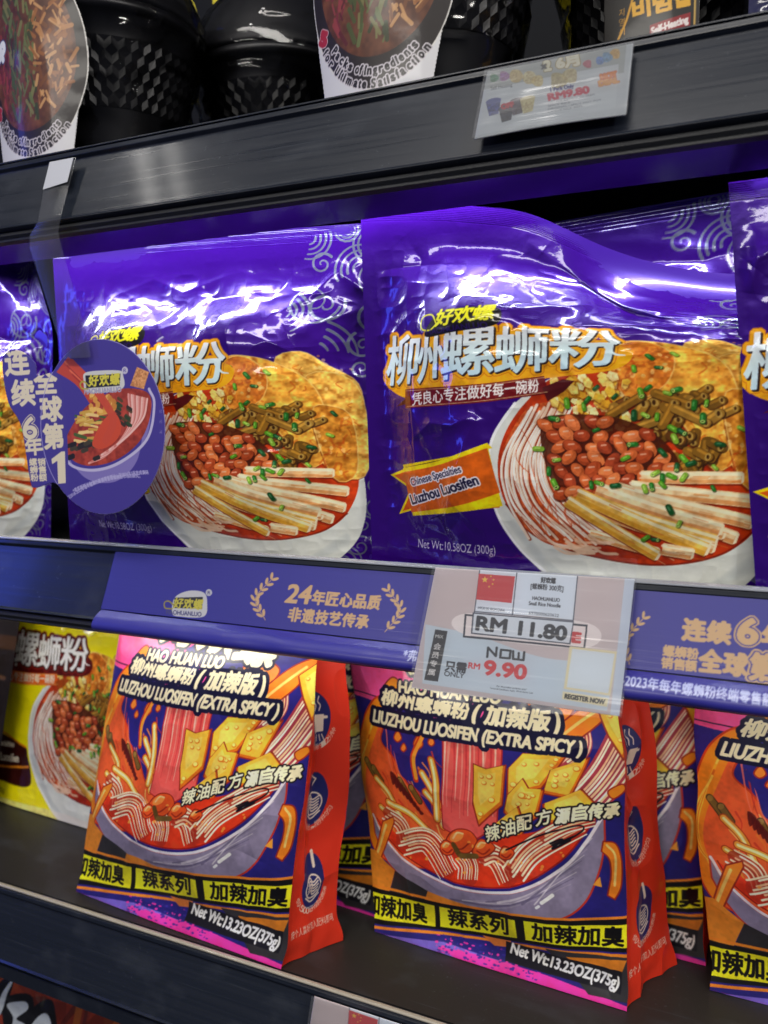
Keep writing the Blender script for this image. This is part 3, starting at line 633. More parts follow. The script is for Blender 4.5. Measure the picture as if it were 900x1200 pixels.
    soup = np.vstack([bez((446, 964), (460, 986), (492, 1010), (548, 1033), (608, 1035), (658, 1013), (686, 986), (702, 960)), np.array([(640, 975), (560, 985), (480, 985)], float)])
    cv.fill(soup, (214, 60, 30), tex=(22, .12, 8))
    cv.stroke(bez((439, 960), (456, 987), (489, 1014), (548, 1038), (610, 1040), (663, 1018), (690, 991), (708, 962)), 3.4, (226, 216, 226)); cv.stroke(bez((445, 963), (459, 985), (491, 1009), (548, 1032), (608, 1034), (658, 1012), (686, 985), (702, 960)), 1.6, (150, 30, 24))
    noodles(cv, (456, 956), (476, 968), (484, 990), 18, 4); noodles(cv, (472, 990), (508, 984), (534, 1020), 28, 6); noodles(cv, (546, 996), (556, 1010), (556, 1026), 24, 6); noodles(cv, (570, 994), (590, 1004), (602, 1027), 26, 5)
    noodles(cv, (572, 1004), (588, 1000), (606, 1012), 17, 3); noodles(cv, (606, 1022), (630, 996), (684, 970), 30, 6); noodles(cv, (640, 984), (666, 972), (698, 966), 18, 4)
    for x, y, R in [(548, 984, 17), (574, 992, 12), (600, 998, 9), (532, 992, 10)]:
        shape(cv, closed(*[(x + math.cos(q) * R * (1 + .16 * math.sin(2.3 * q + x)), y + math.sin(q) * R * .8 * (1 + .14 * math.cos(3 * q + y))) for q in np.arange(7) * .8976]), (216, 84, 36), (130, 34, 16), 1.2); cv.fill(ell(x - R * .25, y - R * .3, R * .5, R * .3, -20), (246, 140, 66)); cv.stroke(bez((x - R * .6, y + R * .2), (x, y + R * .5), (x + R * .6, y + R * .1)), 1.6, (150, 40, 20)); cv.stroke(bez((x - R * .5, y - R * .2), (x - R * .2, y - R * .55), (x + R * .2, y - R * .5)), 2, (255, 190, 130))
    cv.stroke([(540, 988), (546, 998)], 7, (96, 70, 30)); cv.stroke([(548, 1000), (566, 1000)], 6, (110, 84, 40))
    for k in range(24): x, y = r.uniform(480, 670), r.uniform(980, 1020); cv.fill(ell(x, y, r.uniform(1, 2.4), r.uniform(.8, 2)), (246, 160, 70), .8)
    shape(cv, np.array([(437, 1012), (452, 966), (466, 960), (467, 966), (446, 1014)], float), (232, 132, 44)); cv.stroke([(441, 1010), (456, 970)], 3, (255, 196, 110))
    hook = np.vstack([bez((708, 993), (722, 998), (728, 1018), (727, 1046), (720, 1060)), bez((712, 1054), (716, 1032), (714, 1014), (706, 1004))]); shape(cv, hook, (238, 134, 40)); cv.stroke(bez((712, 998), (721, 1012), (720, 1044)), 2.4, (255, 204, 120))
    cv.fill([(696, 1040), (704, 1032), (706, 1044)], (236, 160, 60))
    # handwritten line
    for ch, x, y in zip('辣油配方', (586, 604, 622, 643), (985, 980, 975, 970)): cv.text(ch, (x - 8, y), (x + 8, y - 3), 17, (240, 226, 190), bold=.5, outline=((2.2, (22, 18, 30)),), shear=.2)
    cv.fill(ell(656, 968, 2, 3), (22, 18, 30))
    for ch, x, y in zip('源自传承', (664, 682, 699, 716), (968, 966, 966, 967)): cv.text(ch, (x - 8, y), (x + 8, y - 1), 17, (240, 226, 190), bold=.8, outline=((2.6, (22, 18, 30)),), shear=.15)
    cv.stroke(bez((600, 994), (640, 980), (680, 972), (686, 978), (668, 988), (652, 992), (676, 984)), 1.8, (22, 18, 30)); cv.stroke(bez((650, 990), (664, 986), (652, 996), (672, 988)), 2.2, (22, 18, 30))
    # crossed tapes at the foot
    cv.fill([(425, 1000), (440, 1000), (466, 1022), (456, 1050), (425, 1046)], (218, 134, 50)); cv.fill([(466, 1022), (506, 1044), (498, 1062), (456, 1052)], (52, 50, 54)); cv.fill([(506, 1044), (566, 1064), (498, 1062)], (218, 134, 50))
    cv.fill([(425, 1040), (470, 1050), (520, 1058), (620, 1072), (740, 1084), (740, 1122), (616, 1106), (520, 1092), (425, 1080)], (24, 22, 24))
    for p in ([(425, 1037), (520, 1055), (620, 1069), (740, 1081), (740, 1084), (620, 1072), (520, 1058), (425, 1040)], [(425, 1082), (520, 1094), (616, 1108), (740, 1124), (740, 1128), (616, 1111), (520, 1097), (425, 1085)]): cv.fill(p, (226, 132, 46))
    cv.fill([(425, 1046), (512, 1062), (510, 1088), (425, 1074)], (228, 220, 40)); cv.fill([(518, 1063), (608, 1076), (608, 1100), (516, 1088)], (228, 220, 40)); cv.fill([(618, 1077), (740, 1091), (740, 1117), (618, 1102)], (228, 220, 40))
    for s_, p0, p1 in [('加辣加臭', (428, 1070), (500, 1084)), ('辣系列', (527, 1086), (598, 1096)), ('加辣加臭', (626, 1101), (730, 1114))]: cv.text(s_, p0, p1, 22, (20, 18, 20), bold=.9, up=(0.05, -1))
    cv.fill([(566, 1098), (600, 1104), (600, 1112), (580, 1110)], (210, 120, 60))
    cv.fill([(440, 1092), (520, 1104), (600, 1130), (740, 1186), (740, 1192), (440, 1100)], (120, 100, 200))
    cv.fill([(514, 1108), (560, 1118), (640, 1142), (740, 1180), (740, 1195), (640, 1166), (548, 1128)], (240, 64, 170))
    for k in range(170):
        t = r.random(); x = 512 + t * 120; y = 1106 + t * 34 + r.gauss(0, 6); cv.fill(ell(x, y, r.uniform(.6, 3), r.uniform(.5, 1.4), 15, 7), [(240, 64, 170), (64, 50, 150)][k % 2], .9)
    cv.fill([(640, 1112), (740, 1128), (740, 1176), (690, 1164)], (56, 54, 58)); cv.fill([(664, 1122), (734, 1130), (722, 1156), (700, 1154)], (206, 124, 44))
    cv.fill([(594, 1104), (728, 1142), (726, 1166), (592, 1126)], (34, 32, 40)); cv.text('Net Wt:13.23OZ(375g)', (598, 1118), (722, 1160), 13, (240, 236, 236), bold=.6)
    # uneven, layered inks of the drawing
    lum = 1 + .10 * vnoise(H, W, 12, 9, 61) + .07 * vnoise(H, W, 34, 26, 62) + .04 * vnoise(H, W, 120, 90, 63)
    cv.c = np.clip((cv.c - .45) * 1.12 + .46, 0, 1); cv.c = np.clip(cv.c * lum[..., None] * np.array([1.03, 1.03, 1.0]), 0, 1)
    # names over the picture
    navy = (16, 14, 52)
    def name(s_, p0, p1, h, **k): cv.text(s_, p0, p1, h, (250, 238, 196), bold=k.get('bold', .8), outline=((k.get('o', 5.5), navy),), shear=.12)
    cv.use(QB1)
    for ch, x in zip('好欢螺', (200, 243, 286)): name(ch, (x, 742 + (x - 200) * .26), (x + 42, 750 + (x - 200) * .26), 44, bold=2.2, o=5)
    hao = lambda: (cv.use(QB1), name('HAO HUAN LUO', (188, 763), (277, 772), 12.5, bold=.7, o=2.6))
    cv.use(QB2)
    name('柳州螺蛳粉', (455, 829), (561, 845), 19, bold=.9, o=5); name('(', (565, 848), (572, 849), 24, bold=.8, o=5); name('加辣版', (579, 850), (650, 860), 24, bold=1.0, o=5.5); name(')', (654, 861), (661, 862), 24, bold=.8, o=5)
    hao(); cv.use(QB2)
    name('LIUZHOU LUOSIFEN', (441, 851), (569, 870), 15.5, o=5.5); name('(EXTRA SPICY )', (575, 871), (683, 888), 15.5, o=5.5)
    return cv

def gusset_print(W, H):
    cv = Canvas(W, H, (232, 56, 32), ((0, 0), (90, 0), (90, 360), (0, 360)))
    cr = (250, 232, 214); nv = (38, 42, 110)
    def arc_text(s_, x, y, R):
        n = len(s_)
        for i, ch in enumerate(s_):
            a = math.radians(150 - 120 * i / (n - 1)); px_, py_ = x + math.cos(a) * R, y + math.sin(a) * R; d = np.array([math.sin(a), -math.cos(a)]) * 3.4
            cv.text(ch, (px_ - d[0], py_ - d[1]), (px_ + d[0], py_ + d[1]), 6.5, cr, up=(-math.cos(a), -math.sin(a)))
    for i, (y, s_) in enumerate([(128, '冷水下锅，煮约12分钟'), (208, '加入配料包，搅拌均匀'), (288, '倒入500毫升清水煮沸')]):
        cv.fill(ell(45, y, 20, 27), nv)
        if i == 0:
            cv.fill([(33, y - 4), (57, y - 4), (55, y + 13), (35, y + 13)], cr); cv.stroke([(30, y - 1), (60, y - 1)], 3, cr)
            for k in range(3): cv.stroke(bez((39 + k * 6, y - 8), (41 + k * 6, y - 13), (38 + k * 6, y - 17), (40 + k * 6, y - 22)), 1.4, cr)
            for k in range(5): cv.stroke([(37 + k * 4, y + 16), (33 + k * 6, y + 22)], 1.3, cr)
        else:
            cv.fill(ell(45, y + 5, 14, 12), cr); cv.fill(ell(45, y + 5, 12.4, 10.4), nv)
            for k in range(5): cv.stroke(bez((36, y + k * 3 - 1), (41, y + k * 3 - 4), (46, y + k * 3 + 1), (54, y + k * 3 - 2)), 1.5, cr)
            cv.stroke(bez((33, y + 14), (45, y + 20), (57, y + 14)), 1.6, cr)
            cv.stroke(bez((48, y - 28), (50, y - 14)) if i == 2 else [(36, y - 26), (48, y - 20), (44, y - 14)], 4 if i == 2 else 1.5, cr)
        arc_text(s_, 45, y, 31)
    for ch, y, x in [('第', 20, 8), ('一', 24, 30), ('味', 18, 54)]: cv.text(ch, (x, y + 18), (x + 18, y + 22), 20, cr, bold=1.2, shear=.2)
    for k in range(4): cv.stroke(bez((14, 66 - k * 3), (40, 56 - k * 3), (74, 52 - k * 4)), 1.6, (120, 40, 20), .7)
    cv.text('按个人喜好加入配料即可', (8, 336), (82, 336), 8, cr)
    return cv
# ================================================================ building packs
def seg_dist(U, V, pts):
    best = np.full(U.shape, 1e9); tt = np.zeros(U.shape); n = len(pts) - 1
    for i in range(n):
        a, b = np.array(pts[i]), np.array(pts[i + 1]); d = b - a; L = d.dot(d) + 1e-12
        t = np.clip(((U - a[0]) * d[0] + (V - a[1]) * d[1]) / L, 0, 1)
        ds = np.hypot(U - a[0] - t * d[0], V - a[1] - t * d[1]); m = ds < best
        best = np.where(m, ds, best); tt = np.where(m, (i + t) / n, tt)
    return best, tt
def frame(c):
    TL, TR, BR, BL = [np.array(p, float) for p in c]
    n = np.cross((TR - TL) + (BR - BL), (TL - BL) + (TR - BR)); n /= np.linalg.norm(n)     # towards the shopper
    return TL, TR, BR, BL, n
def bilin(c, u, v):
    TL, TR, BR, BL, n = frame(c); u = u[..., None]; v = v[..., None]
    return (BL * (1 - u) + BR * u) * (1 - v) + (TL * (1 - u) + TR * u) * v

def half(cv, k):
    o = Canvas.__new__(Canvas); o.W, o.H = cv.W // k, cv.H // k
    o.c = cv.c[:o.H * k, :o.W * k].reshape(o.H, k, o.W, k, 3).mean((1, 3)); o.f = cv.f[:o.H * k, :o.W * k].reshape(o.H, k, o.W, k).mean((1, 3)); return o

def pouch(label, cat, c, cv, seed, T=.028, group=None, creases=(), quad=None, top=None, header=.88, shoulder=.62, wr=1.0, nrand=20, mat_=None, name='noodle_pouch', fold=None, back_mat=None, side=.05):
    H, W = cv.H, cv.W; r = random.Random(seed)
    u, v = np.meshgrid(np.linspace(0, 1, W), np.linspace(0, 1, H))
    TL, TR, BR, BL, n = frame(c); wd = np.linalg.norm(TR - TL); ht = np.linalg.norm(TL - BL)
    edge = sm(0, side, u) * sm(0, side, 1 - u) * sm(0, .05, v) * (.25 + .75 * sm(header + .03, header - .08, v)) * sm(0, .05, 1 - v)
    n1 = vnoise(H, W, 6, 6, seed); n2 = vnoise(H, W, 13, 13, seed + 1); n3 = vnoise(H, W, 30, 30, seed + 2)
    vs = v + .035 * n1 + .006 * n2
    prof = (np.clip(sm(side * .6, .34, u), 0, 1) * np.clip(sm(side * .6, .34, 1 - u), 0, 1)) ** .75
    prof *= sm(header + .015, shoulder, vs) * (.55 + .45 * sm(.0, .30, v))
    h = T * prof
    h += edge * wr * (.0013 * n1 + .00045 * (1 - 2.2 * np.abs(n2)) + .00018 * (1 - 2 * np.abs(n3)))
    U = u * wd; V = v * ht
    def crease(pts, amp, wid, flat=False):
        nonlocal h
        d, t = seg_dist(U, V, [(p[0] * wd, p[1] * ht) for p in pts])
        win = np.sin(np.clip(t, 0.0, 1.0) * math.pi) ** .6 if not flat else 1.0
        h = h + amp * win * np.exp(-np.sqrt((d / wid) ** 2 + .03)) * np.maximum(edge, .0)
    for pts, amp, wid in creases:
        P = apply_h(homog(quad), pts) if quad is not None else np.array(pts, float)
        crease([tuple(p) for p in P], amp, wid)
    for k in range(nrand):
        # small tucks: dense along the shoulder and the side seams
        if k % 3 == 0: p = (r.uniform(.06, .94), r.uniform(.64, .86)); a = r.uniform(-.9, .9)
        elif k % 3 == 1: p = (r.choice([r.uniform(.04, .2), r.uniform(.8, .96)]), r.uniform(.08, .8)); a = r.uniform(.5, 2.4)
        else: p = (r.uniform(.08, .92), r.uniform(.06, .8)); a = r.uniform(0, 3.14)
        L = r.uniform(.03, .13); b = r.uniform(-.4, .4)
        q = [(p[0] + math.cos(a + b * s) * L * s, p[1] + math.sin(a + b * s) * L * s) for s in (-1, -.3, .3, 1)]
        crease(q, r.choice([-1, 1, 1]) * r.uniform(.0003, .0011) * wr, r.uniform(.002, .005))
    P = bilin(c, u, v)
    hd = sm(header - .02, 1, v)
    h2 = h + hd * (.0014 * vnoise(H, W, 2, 4, seed + 5)) * sm(0, .08, u) * sm(0, .08, 1 - u)
    h2 = h2 + (v > .955) * .00012 * np.sin(v * ht / .0011 * 2 * math.pi)          # ribs of the heat seal
    P = P + n * h2[..., None]
    if top is not None: P = top(P, u, v, n)
    root = thing(name, label, cat, tuple((BL + BR) / 2), group)
    m = mat_ or M_FILM
    k = int(H * .945)
    grid_obj('front_panel', P, m, root, cv, 0, k + 1); grid_obj('top_seal', P, m, root, cv, k, H)
    hb, wb = 60, 60
    ub, vb = np.meshgrid(np.linspace(0, 1, wb), np.linspace(0, 1, hb)); idx_r = np.linspace(0, H - 1, hb).round().astype(int); idx_c = np.linspace(0, W - 1, wb).round().astype(int)
    eb = (ub > 0) * (ub < 1) * (vb > 0) * (vb < 1)
    pb = (sm(.02, .3, ub) * sm(.02, .3, 1 - ub)) ** .75 * sm(header, shoulder, vb) * sm(0, .1, vb)
    Pf = P[np.ix_(idx_r, idx_c)]
    Pb = Pf - n * ((h2[np.ix_(idx_r, idx_c)] * eb + .0004 * eb + T * .8 * pb + .001 * vnoise(hb, wb, 7, 7, seed + 9) * pb))[..., None]
    grid_obj('back_panel', Pb[:, ::-1], back_mat or M_BACKP, root)
    return root

M_BACKP = mat('plain_purple_pouch_back', (.045, .006, .26), .3, .3, coat=.6)
M_BACKY = mat('plain_yellow_pouch_back', (.7, .6, .01), .35, coat=.4)
M_BACKD = mat('plain_brown_pouch_back', (.02, .012, .008), .4)
M_RED = mat('plain_red_pouch_side', (.62, .018, .008), .42, coat=.15, coat_rough=.2)
M_NAVY = mat('plain_navy_pouch_back', (.028, .022, .19), .42, coat=.15)

PUR = purple_print(620, 620); PUR2 = half(PUR, 2)
def shift(c, dx, dy, dz=0): return tuple((p[0] + dx, p[1] + dy, p[2] + dz) for p in c)
CP1 = ((-.309, .036, .237), (-.020, .036, .224), (-.017, .034, -.0116), (-.309, .033, -.0116))
CP2 = ((-.025, .028, .234), (.240, .026, .234), (.242, .024, -.0116), (-.021, .026, -.0116))
CP3 = ((.200, .020, .2180), (.440, .020, .222), (.462, .012, -.0116), (.2225, .010, -.0116))
PUR3 = half(PUR, 1); PUR3.c[:, :-34] = PUR3.c[:, 34:].copy(); PUR3.f[:, :-34] = PUR3.f[:, 34:].copy()
PUR4 = half(PUR, 2); PUR4.c[:, :-34] = PUR4.c[:, 34:].copy(); PUR4.f[:, :-34] = PUR4.f[:, 34:].copy()
G1 = 'purple noodle pouches on the middle shelf'
pouch('large purple noodle pouch right of the hanging round sign, flat straight top edge', 'noodle pouch', CP1, PUR, 11, .035, G1, quad=A1, creases=[
    ([(95, 345), (150, 320), (190, 336), (232, 318), (268, 306)], .0026, .006), ([(205, 325), (230, 345), (270, 340)], -.0018, .005),
    ([(300, 372), (340, 345), (362, 318), (372, 310), (400, 330), (414, 322)], .0034, .007), ([(330, 392), (360, 370), (410, 352)], .002, .008), ([(100, 330), (160, 360), (200, 400), (230, 440)], .0012, .004),
    ([(300, 330), (270, 338), (300, 345), (345, 330)], .0012, .006), ([(385, 305), (400, 300), (414, 308)], .0022, .006), ([(318, 540), (320, 575), (316, 610)], .0012, .004), ([(270, 300), (310, 305), (350, 300)], -.001, .007)])
def droop(P, u, v, n):
    P = P.copy(); uu = np.linspace(-.1, 1.1, 241); dz = np.interp(uu, [-.1, 0, .2, .42, .52, .60, .72, .86, 1.1], [0, 0, .005, .016, .030, .042, .053, .061, .064]); dz = np.convolve(np.pad(dz, 12, 'edge'), np.ones(25) / 25, 'valid')
    drop = np.interp(u, uu, dz); P[..., 2] -= drop * sm(.50, 1.0, v)
    P[..., 1] += sm(.42, .8, u) * .022 * sm(.80, 1.0, v)
    return P
pouch('large purple noodle pouch above the price card, top right corner crumpled down', 'noodle pouch', CP2, PUR, 23, .036, G1, quad=A2, top=droop, creases=[
    ([(455, 300), (462, 390), (470, 470), (476, 560), (486, 640)], .0030, .006), ([(490, 412), (540, 372), (600, 350), (660, 322), (690, 300)], .0028, .007),
    ([(560, 362), (640, 372), (720, 350), (800, 330), (850, 318)], .0030, .008), ([(620, 240), (680, 268), (740, 300), (800, 312), (850, 318)], -.0065, .006), ([(600, 236), (660, 254), (720, 282), (790, 300)], .003, .005),
    ([(466, 522), (500, 497), (530, 500), (560, 488)], .0026, .004), ([(560, 488), (540, 540), (520, 600), (512, 632)], .0024, .005), ([(505, 608), (515, 632), (540, 604)], -.003, .006),
    ([(500, 250), (505, 300), (520, 340)], .0016, .006), ([(560, 280), (600, 300), (640, 340)], -.0018, .008), ([(450, 260), (470, 290), (468, 320)], -.002, .006), ([(690, 300), (740, 310), (800, 345)], -.0018, .008), ([(600, 350), (640, 400), (700, 470)], .001, .004)], side=.075)
pouch('purple noodle pouch cut by the right edge of the photo, standing furthest forward', 'noodle pouch', CP3, PUR3, 37, .030, G1, creases=[
    ([(.04, .80), (.10, .86), (.2, .84), (.3, .88)], .003, .006), ([(.06, .56), (.09, .48), (.1, .40)], .002, .005), ([(.05, .32), (.12, .30), (.2, .34)], .0024, .005), ([(.03, .62), (.06, .60), (.1, .62)], .002, .004), ([(.04, .9), (.05, .82), (.03, .74)], .002, .004)], side=.03)
def crumple(P, u, v, n):
    P = P.copy(); s = sm(.70, 1.0, v); P[..., 0] += s * .05 * (.4 - u) ; P[..., 1] += s * .02 * np.sin(u * 9) ; return P
pouch('purple noodle pouch at the left photo edge, its top twisted and crumpled', 'noodle pouch', ((-.56, .05, .240), (-.322, .05, .236), (-.350, .05, -.0116), (-.585, .05, -.0116)), PUR2, 41, .03, G1, top=crumple, wr=1.6, header=.76, shoulder=.58, creases=[([(.7, .98), (.82, .86), (.86, .74)], .006, .008), ([(.95, .98), (.9, .86), (.93, .74)], .006, .007), ([(.6, .74), (.8, .71), (.98, .72)], -.006, .007)])
pouch('purple noodle pouch almost hidden behind the flat topped purple pouch', 'noodle pouch', shift(CP1, .016, .075, -.012), PUR2, 53, .022, G1)
pouch('purple noodle pouch behind the crumpled one, its upper corner with silver swirls showing', 'noodle pouch', ((-.02, .072, .212), (.236, .068, .226), (.240, .066, -.0116), (-.016, .070, -.0116)), PUR4, 61, .020, G1, wr=1.3, quad=None, creases=[([(.55, .93), (.7, .90), (.9, .84)], .003, .006), ([(.6, .86), (.8, .84), (.95, .88)], -.003, .007)])

YEL = purple_print(420, 420, 'yellow')
pouch('yellow noodle pouch with brown and white title at the left of the lower shelf', 'noodle pouch', ((-.563, .158, -.032), (-.290, .145, -.032), (-.308, .107, -.3222), (-.582, .120, -.3222)), YEL, 71, .009, None, name='noodle_pouch', back_mat=M_BACKY,
      creases=[([(.52, .80), (.56, .72), (.50, .66)], .0026, .004), ([(.56, .72), (.64, .76), (.74, .80)], .0022, .004)], side=.03)
BRN = Canvas(200, 240, (34, 24, 18), ((0, 0), (200, 0), (200, 240), (0, 240)))
BRN.fill([(0, 30), (200, 30), (200, 46), (0, 46)], (70, 44, 22)); BRN.fill(closed((120, 120), (180, 110), (190, 170), (140, 190)), (60, 34, 18), tex=(8, .3, 2)); BRN.stroke(bez((20, 70), (100, 64), (190, 80)), 5, (90, 60, 30))
pouch('dark brown pouch at the left photo edge, in front of the yellow pouch', 'pouch', ((-.67, .112, -.10), (-.464, .110, -.10), (-.515, .094, -.3222), (-.70, .094, -.3222)), BRN, 83, .006, None, back_mat=M_BACKD, mat_=M_MATTE, name='snack_pouch')

# ------------------------------------------------ stand-up packs
DRW = drawn_print(520, 680); GUS = gusset_print(150, 600); DRW2 = half(DRW, 2); GUS2 = half(GUS, 2)
def standup(label, c, depth, cv, gv, seed, T=.020, pinch=.35, group='navy and red stand up noodle packs', flare=.0, fold_top=.55):
    """c = front corners; depth = horizontal vector from front to back at the foot"""
    TL, TR, BR, BL, n = frame(c); D = np.array(depth, float)
    root = thing('noodle_pack', label, 'noodle pack', tuple((BL + BR) / 2), group)
    H, W = cv.H, cv.W; u, v = np.meshgrid(np.linspace(0, 1, W), np.linspace(0, 1, H))
    n1 = vnoise(H, W, 5, 4, seed); n2 = vnoise(H, W, 11, 9, seed + 1)
    e = sm(0, .05, u) * sm(0, .05, 1 - u)
    h = T * np.sin(np.clip(u, 0, 1) * math.pi) ** .7 * sm(0.03, .30, v) * sm(1.0, .72, v) + e * sm(0, .06, v) * (.0016 * n1 + .0007 * (1 - 2 * np.abs(n2)))
    def foot(x, v_):                      # the foot of the pack flares and rounds a little
        return x
    P = bilin(c, u, v)
    fl = (1 - sm(0, .10, v)) ** 2
    P[..., 0] += .0022 * vnoise(H, 2, 5, 1, seed + 20)[:, :1] * sm(0, .08, v) + .0016 * vnoise(H, W, 6, 2, seed + 21) * sm(0, .06, v)
    P = P + n * (h + fl * flare * (1 - .3 * np.abs(2 * u - 1)))[..., None]
    rr = random.Random(seed)
    for k in range(9):
        p = (rr.uniform(.05, .95), rr.uniform(.04, .9)); a = rr.uniform(0, 3.1); L = rr.uniform(.04, .12)
        d, t = seg_dist(u * .21, v * .28, [((p[0] + math.cos(a) * L * s) * .21, (p[1] + math.sin(a) * L * s) * .28) for s in (-1, 0, 1)])
        P = P + n * (rr.choice([-1, 1]) * .0011 * np.sin(t * math.pi) * np.exp(-d / .005) * e)[..., None]
    grid_obj('front_panel', P, M_MATTE, root, cv)
    # right gusset, creased inward
    def gus(edge, sgn, name, canvas):
        Hh, Ww = canvas.H, canvas.W; s, vv = np.meshgrid(np.linspace(0, 1, Ww), np.linspace(0, 1, Hh))
        ii = np.linspace(0, H - 1, Hh); F = np.stack([np.interp(ii, np.arange(H), edge[:, k]) for k in range(3)], -1)
        dv = D * 1.0
        dep = (1 - (1 - fold_top) * sm(.1, 1, vv)) * (1 + .16 * vnoise(Hh, 2, 5, 1, seed + 22)[:, :1] * sm(0, .1, vv) + .14 * (1 - sm(0, .09, vv)))
        back = F[:, None] + dv * dep[..., None]
        up = np.array([0, 0, 1.0])
        tri = 1 - np.abs(2 * s - 1)
        ins = np.array([-sgn, 0.12, 0])
        amt = (.004 + pinch * .05 * sm(.05, .55, vv) * (1 + .25 * vnoise(Hh, Ww, 5, 1, seed + 3))) * tri ** .8
        G = F[:, None] * (1 - s[..., None]) + back * s[..., None] + ins * amt[..., None]
        G = G + np.array([sgn, 0, 0]) * ((.0030 * (1 - 2 * np.abs(vnoise(Hh, Ww, 7, 2, seed + 4))) + .0012 * vnoise(Hh, Ww, 16, 5, seed + 6)) * np.sin(s * math.pi) ** .5 - .005 * (1 - sm(0, .07, vv)) * -1 * (1 - tri) * s)[..., None]
        if sgn < 0: G = G[:, ::-1]
        grid_obj(name, G, M_MATTE, root, canvas)
        return back[:, -1]
    bR = gus(P[:, -1], 1, 'side_gusset', gv); bL = gus(P[:, 0], -1, 'side_gusset', gv)
    hb = 24; iR = np.linspace(0, len(bR) - 1, hb).round().astype(int)
    t = np.linspace(0, 1, 16)[None, :, None]; Bk = bL[iR][:, None] * (1 - t) + bR[iR][:, None] * t
    grid_obj('back_panel', Bk[:, ::-1], M_NAVY, root)
    bt = np.stack([P[0, :: max(1, W // 20)], np.linspace(bL[0], bR[0], len(P[0, :: max(1, W // 20)]))]) + np.array([0, 0, .0006])
    grid_obj('base_panel', bt[::-1], M_RED, root)
    tp = np.stack([P[-1, :: max(1, W // 20)], np.linspace(bL[-1], bR[-1], len(P[-1, :: max(1, W // 20)]))])
    mid = tp.mean(0); mid[:, 2] += .018; top = np.stack([tp[0], mid, tp[1]])
    grid_obj('top_seal', top, M_NAVY, root)
    return root
tl = math.tan(math.radians(7))
CB1 = ((-.265, .0186 + .29 * tl, -.034), (-.0665, .006 + .29 * tl, -.034), (-.0955, .0079, -.3222), (-.318, .0225, -.3222))
CB2 = ((-.085, .0765 + .265 * tl, -.059), (.1355, .067 + .265 * tl, -.059), (.151, .0661, -.3222), (-.049, .0756, -.3222))
standup('navy noodle pack with drawn bowl and creased red side, beside the yellow pouch', CB1, (.020, .043, 0), DRW, GUS, 5, flare=.004, pinch=.18)
standup('navy noodle pack with drawn bowl and red side, under the price card', CB2, (.020, .056, 0), DRW, GUS, 15, flare=.003, pinch=.12, fold_top=.7)
standup('navy noodle pack at the right photo edge, cut off by the frame', ((.176, .146, -.059), (.395, .140, -.059), (.410, .113, -.3222), (.2027, .111, -.3222)), (.014, .056, 0), DRW, GUS2, 25, flare=.003)
standup('navy noodle pack in the gap between the two front packs, mostly hidden', shift(CB1, .0385, .0835, -.002), (.016, .05, 0), DRW2, GUS2, 35)
standup('navy noodle pack behind the one under the price card, its right strip showing', ((-.03, .172, -.055), (.181, .168, -.055), (.1985, .135, -.3222), (-.005, .139, -.3222)), (.008, .05, 0), DRW2, GUS2, 45)

# ================================================================ paper: the printed banner, cards and the hanging sign
gold_ = (196, 160, 118); blu = (50, 48, 138)
QBD = ((136.9, 644.6), (980.5, 706.0), (979.3, 810.1), (119.4, 713.2))
def laurel(cv, x0, y0, x1, y1, bow, n=8):
    pts = bez((x0, y0), ((x0 + x1) / 2 + bow, (y0 + y1) / 2), (x1, y1), n=20); cv.stroke(pts, .9, gold_)
    for k in range(n):
        i = int((k + .4) / n * (len(pts) - 2)); p = pts[i]; d = pts[i + 1] - pts[i]; d /= np.linalg.norm(d)
        for s_ in (-1, 1):
            nn = np.array([-d[1], d[0]]) * s_; q = p + nn * 2.9 - d * 2.6; ax = nn * .62 - d
            cv.fill(ell(q[0], q[1], 4.3, 1.75, math.degrees(math.atan2(ax[1], ax[0])), 14), gold_)
BW, BH = 1000, 110
bd = Canvas(BW, BH, blu, QBD)
bd.cv = None
laurel(bd, 321, 677, 312, 726, -16); laurel(bd, 455, 690, 452, 740, 17)
bd.text('24', (335, 705), (363, 707), 22, gold_, bold=1.2, shear=.2)
for i, ch in enumerate('年匠心品质'): bd.text(ch, (366 + i * 16.2, 707.5 + i * 1.3), (380 + i * 16.2, 708.8 + i * 1.3), 16.5, gold_, bold=.9, shear=.1)
for i, ch in enumerate('非遗技艺传承'): bd.text(ch, (338 + i * 15.8, 727 + i * 1.6), (352 + i * 15.8, 728.4 + i * 1.6), 16, gold_, bold=.9, shear=.1)
bd.fill(closed((203, 718), (206, 700), (222, 692), (240, 694), (244, 706), (240, 722), (212, 722)), (186, 186, 190))
bd.fill([(206, 700), (239, 699), (238, 713), (204, 712)], (34, 34, 40)); bd.stroke(bez((206, 710), (199, 704), (194, 706), (195, 712), (203, 713)), 1.8, (150, 140, 50))
for ch, x in zip('好欢螺', (204, 215.5, 227)): bd.text(ch, (x, 712 + (x - 204) * .06), (x + 10.5, 712.6 + (x - 204) * .06), 12, (186, 176, 60), bold=.5, shear=.15)
bd.text('HAOHUANLUO', (196, 719), (237, 722), 5.4, (70, 70, 110), bold=.2)
bd.fill(ell(246, 694, 3.8, 4), (176, 176, 186)); bd.text('R', (244.4, 696), (247.8, 696.2), 4.2, (50, 48, 100))
laurel(bd, 756, 722, 738, 778, -14)
for i, ch in enumerate('连续'): bd.text(ch, (800 + i * 29, 749 + i * 3), (826 + i * 29, 751 + i * 3), 25, gold_, bold=1.3)
bd.text('6', (865, 752), (886, 754), 30, gold_, bold=1.6, outline=((4.2, gold_), (2.8, blu)))
for i, ch in enumerate('年'): bd.text(ch, (893 + i * 29, 757), (919, 759), 25, gold_, bold=1.3)
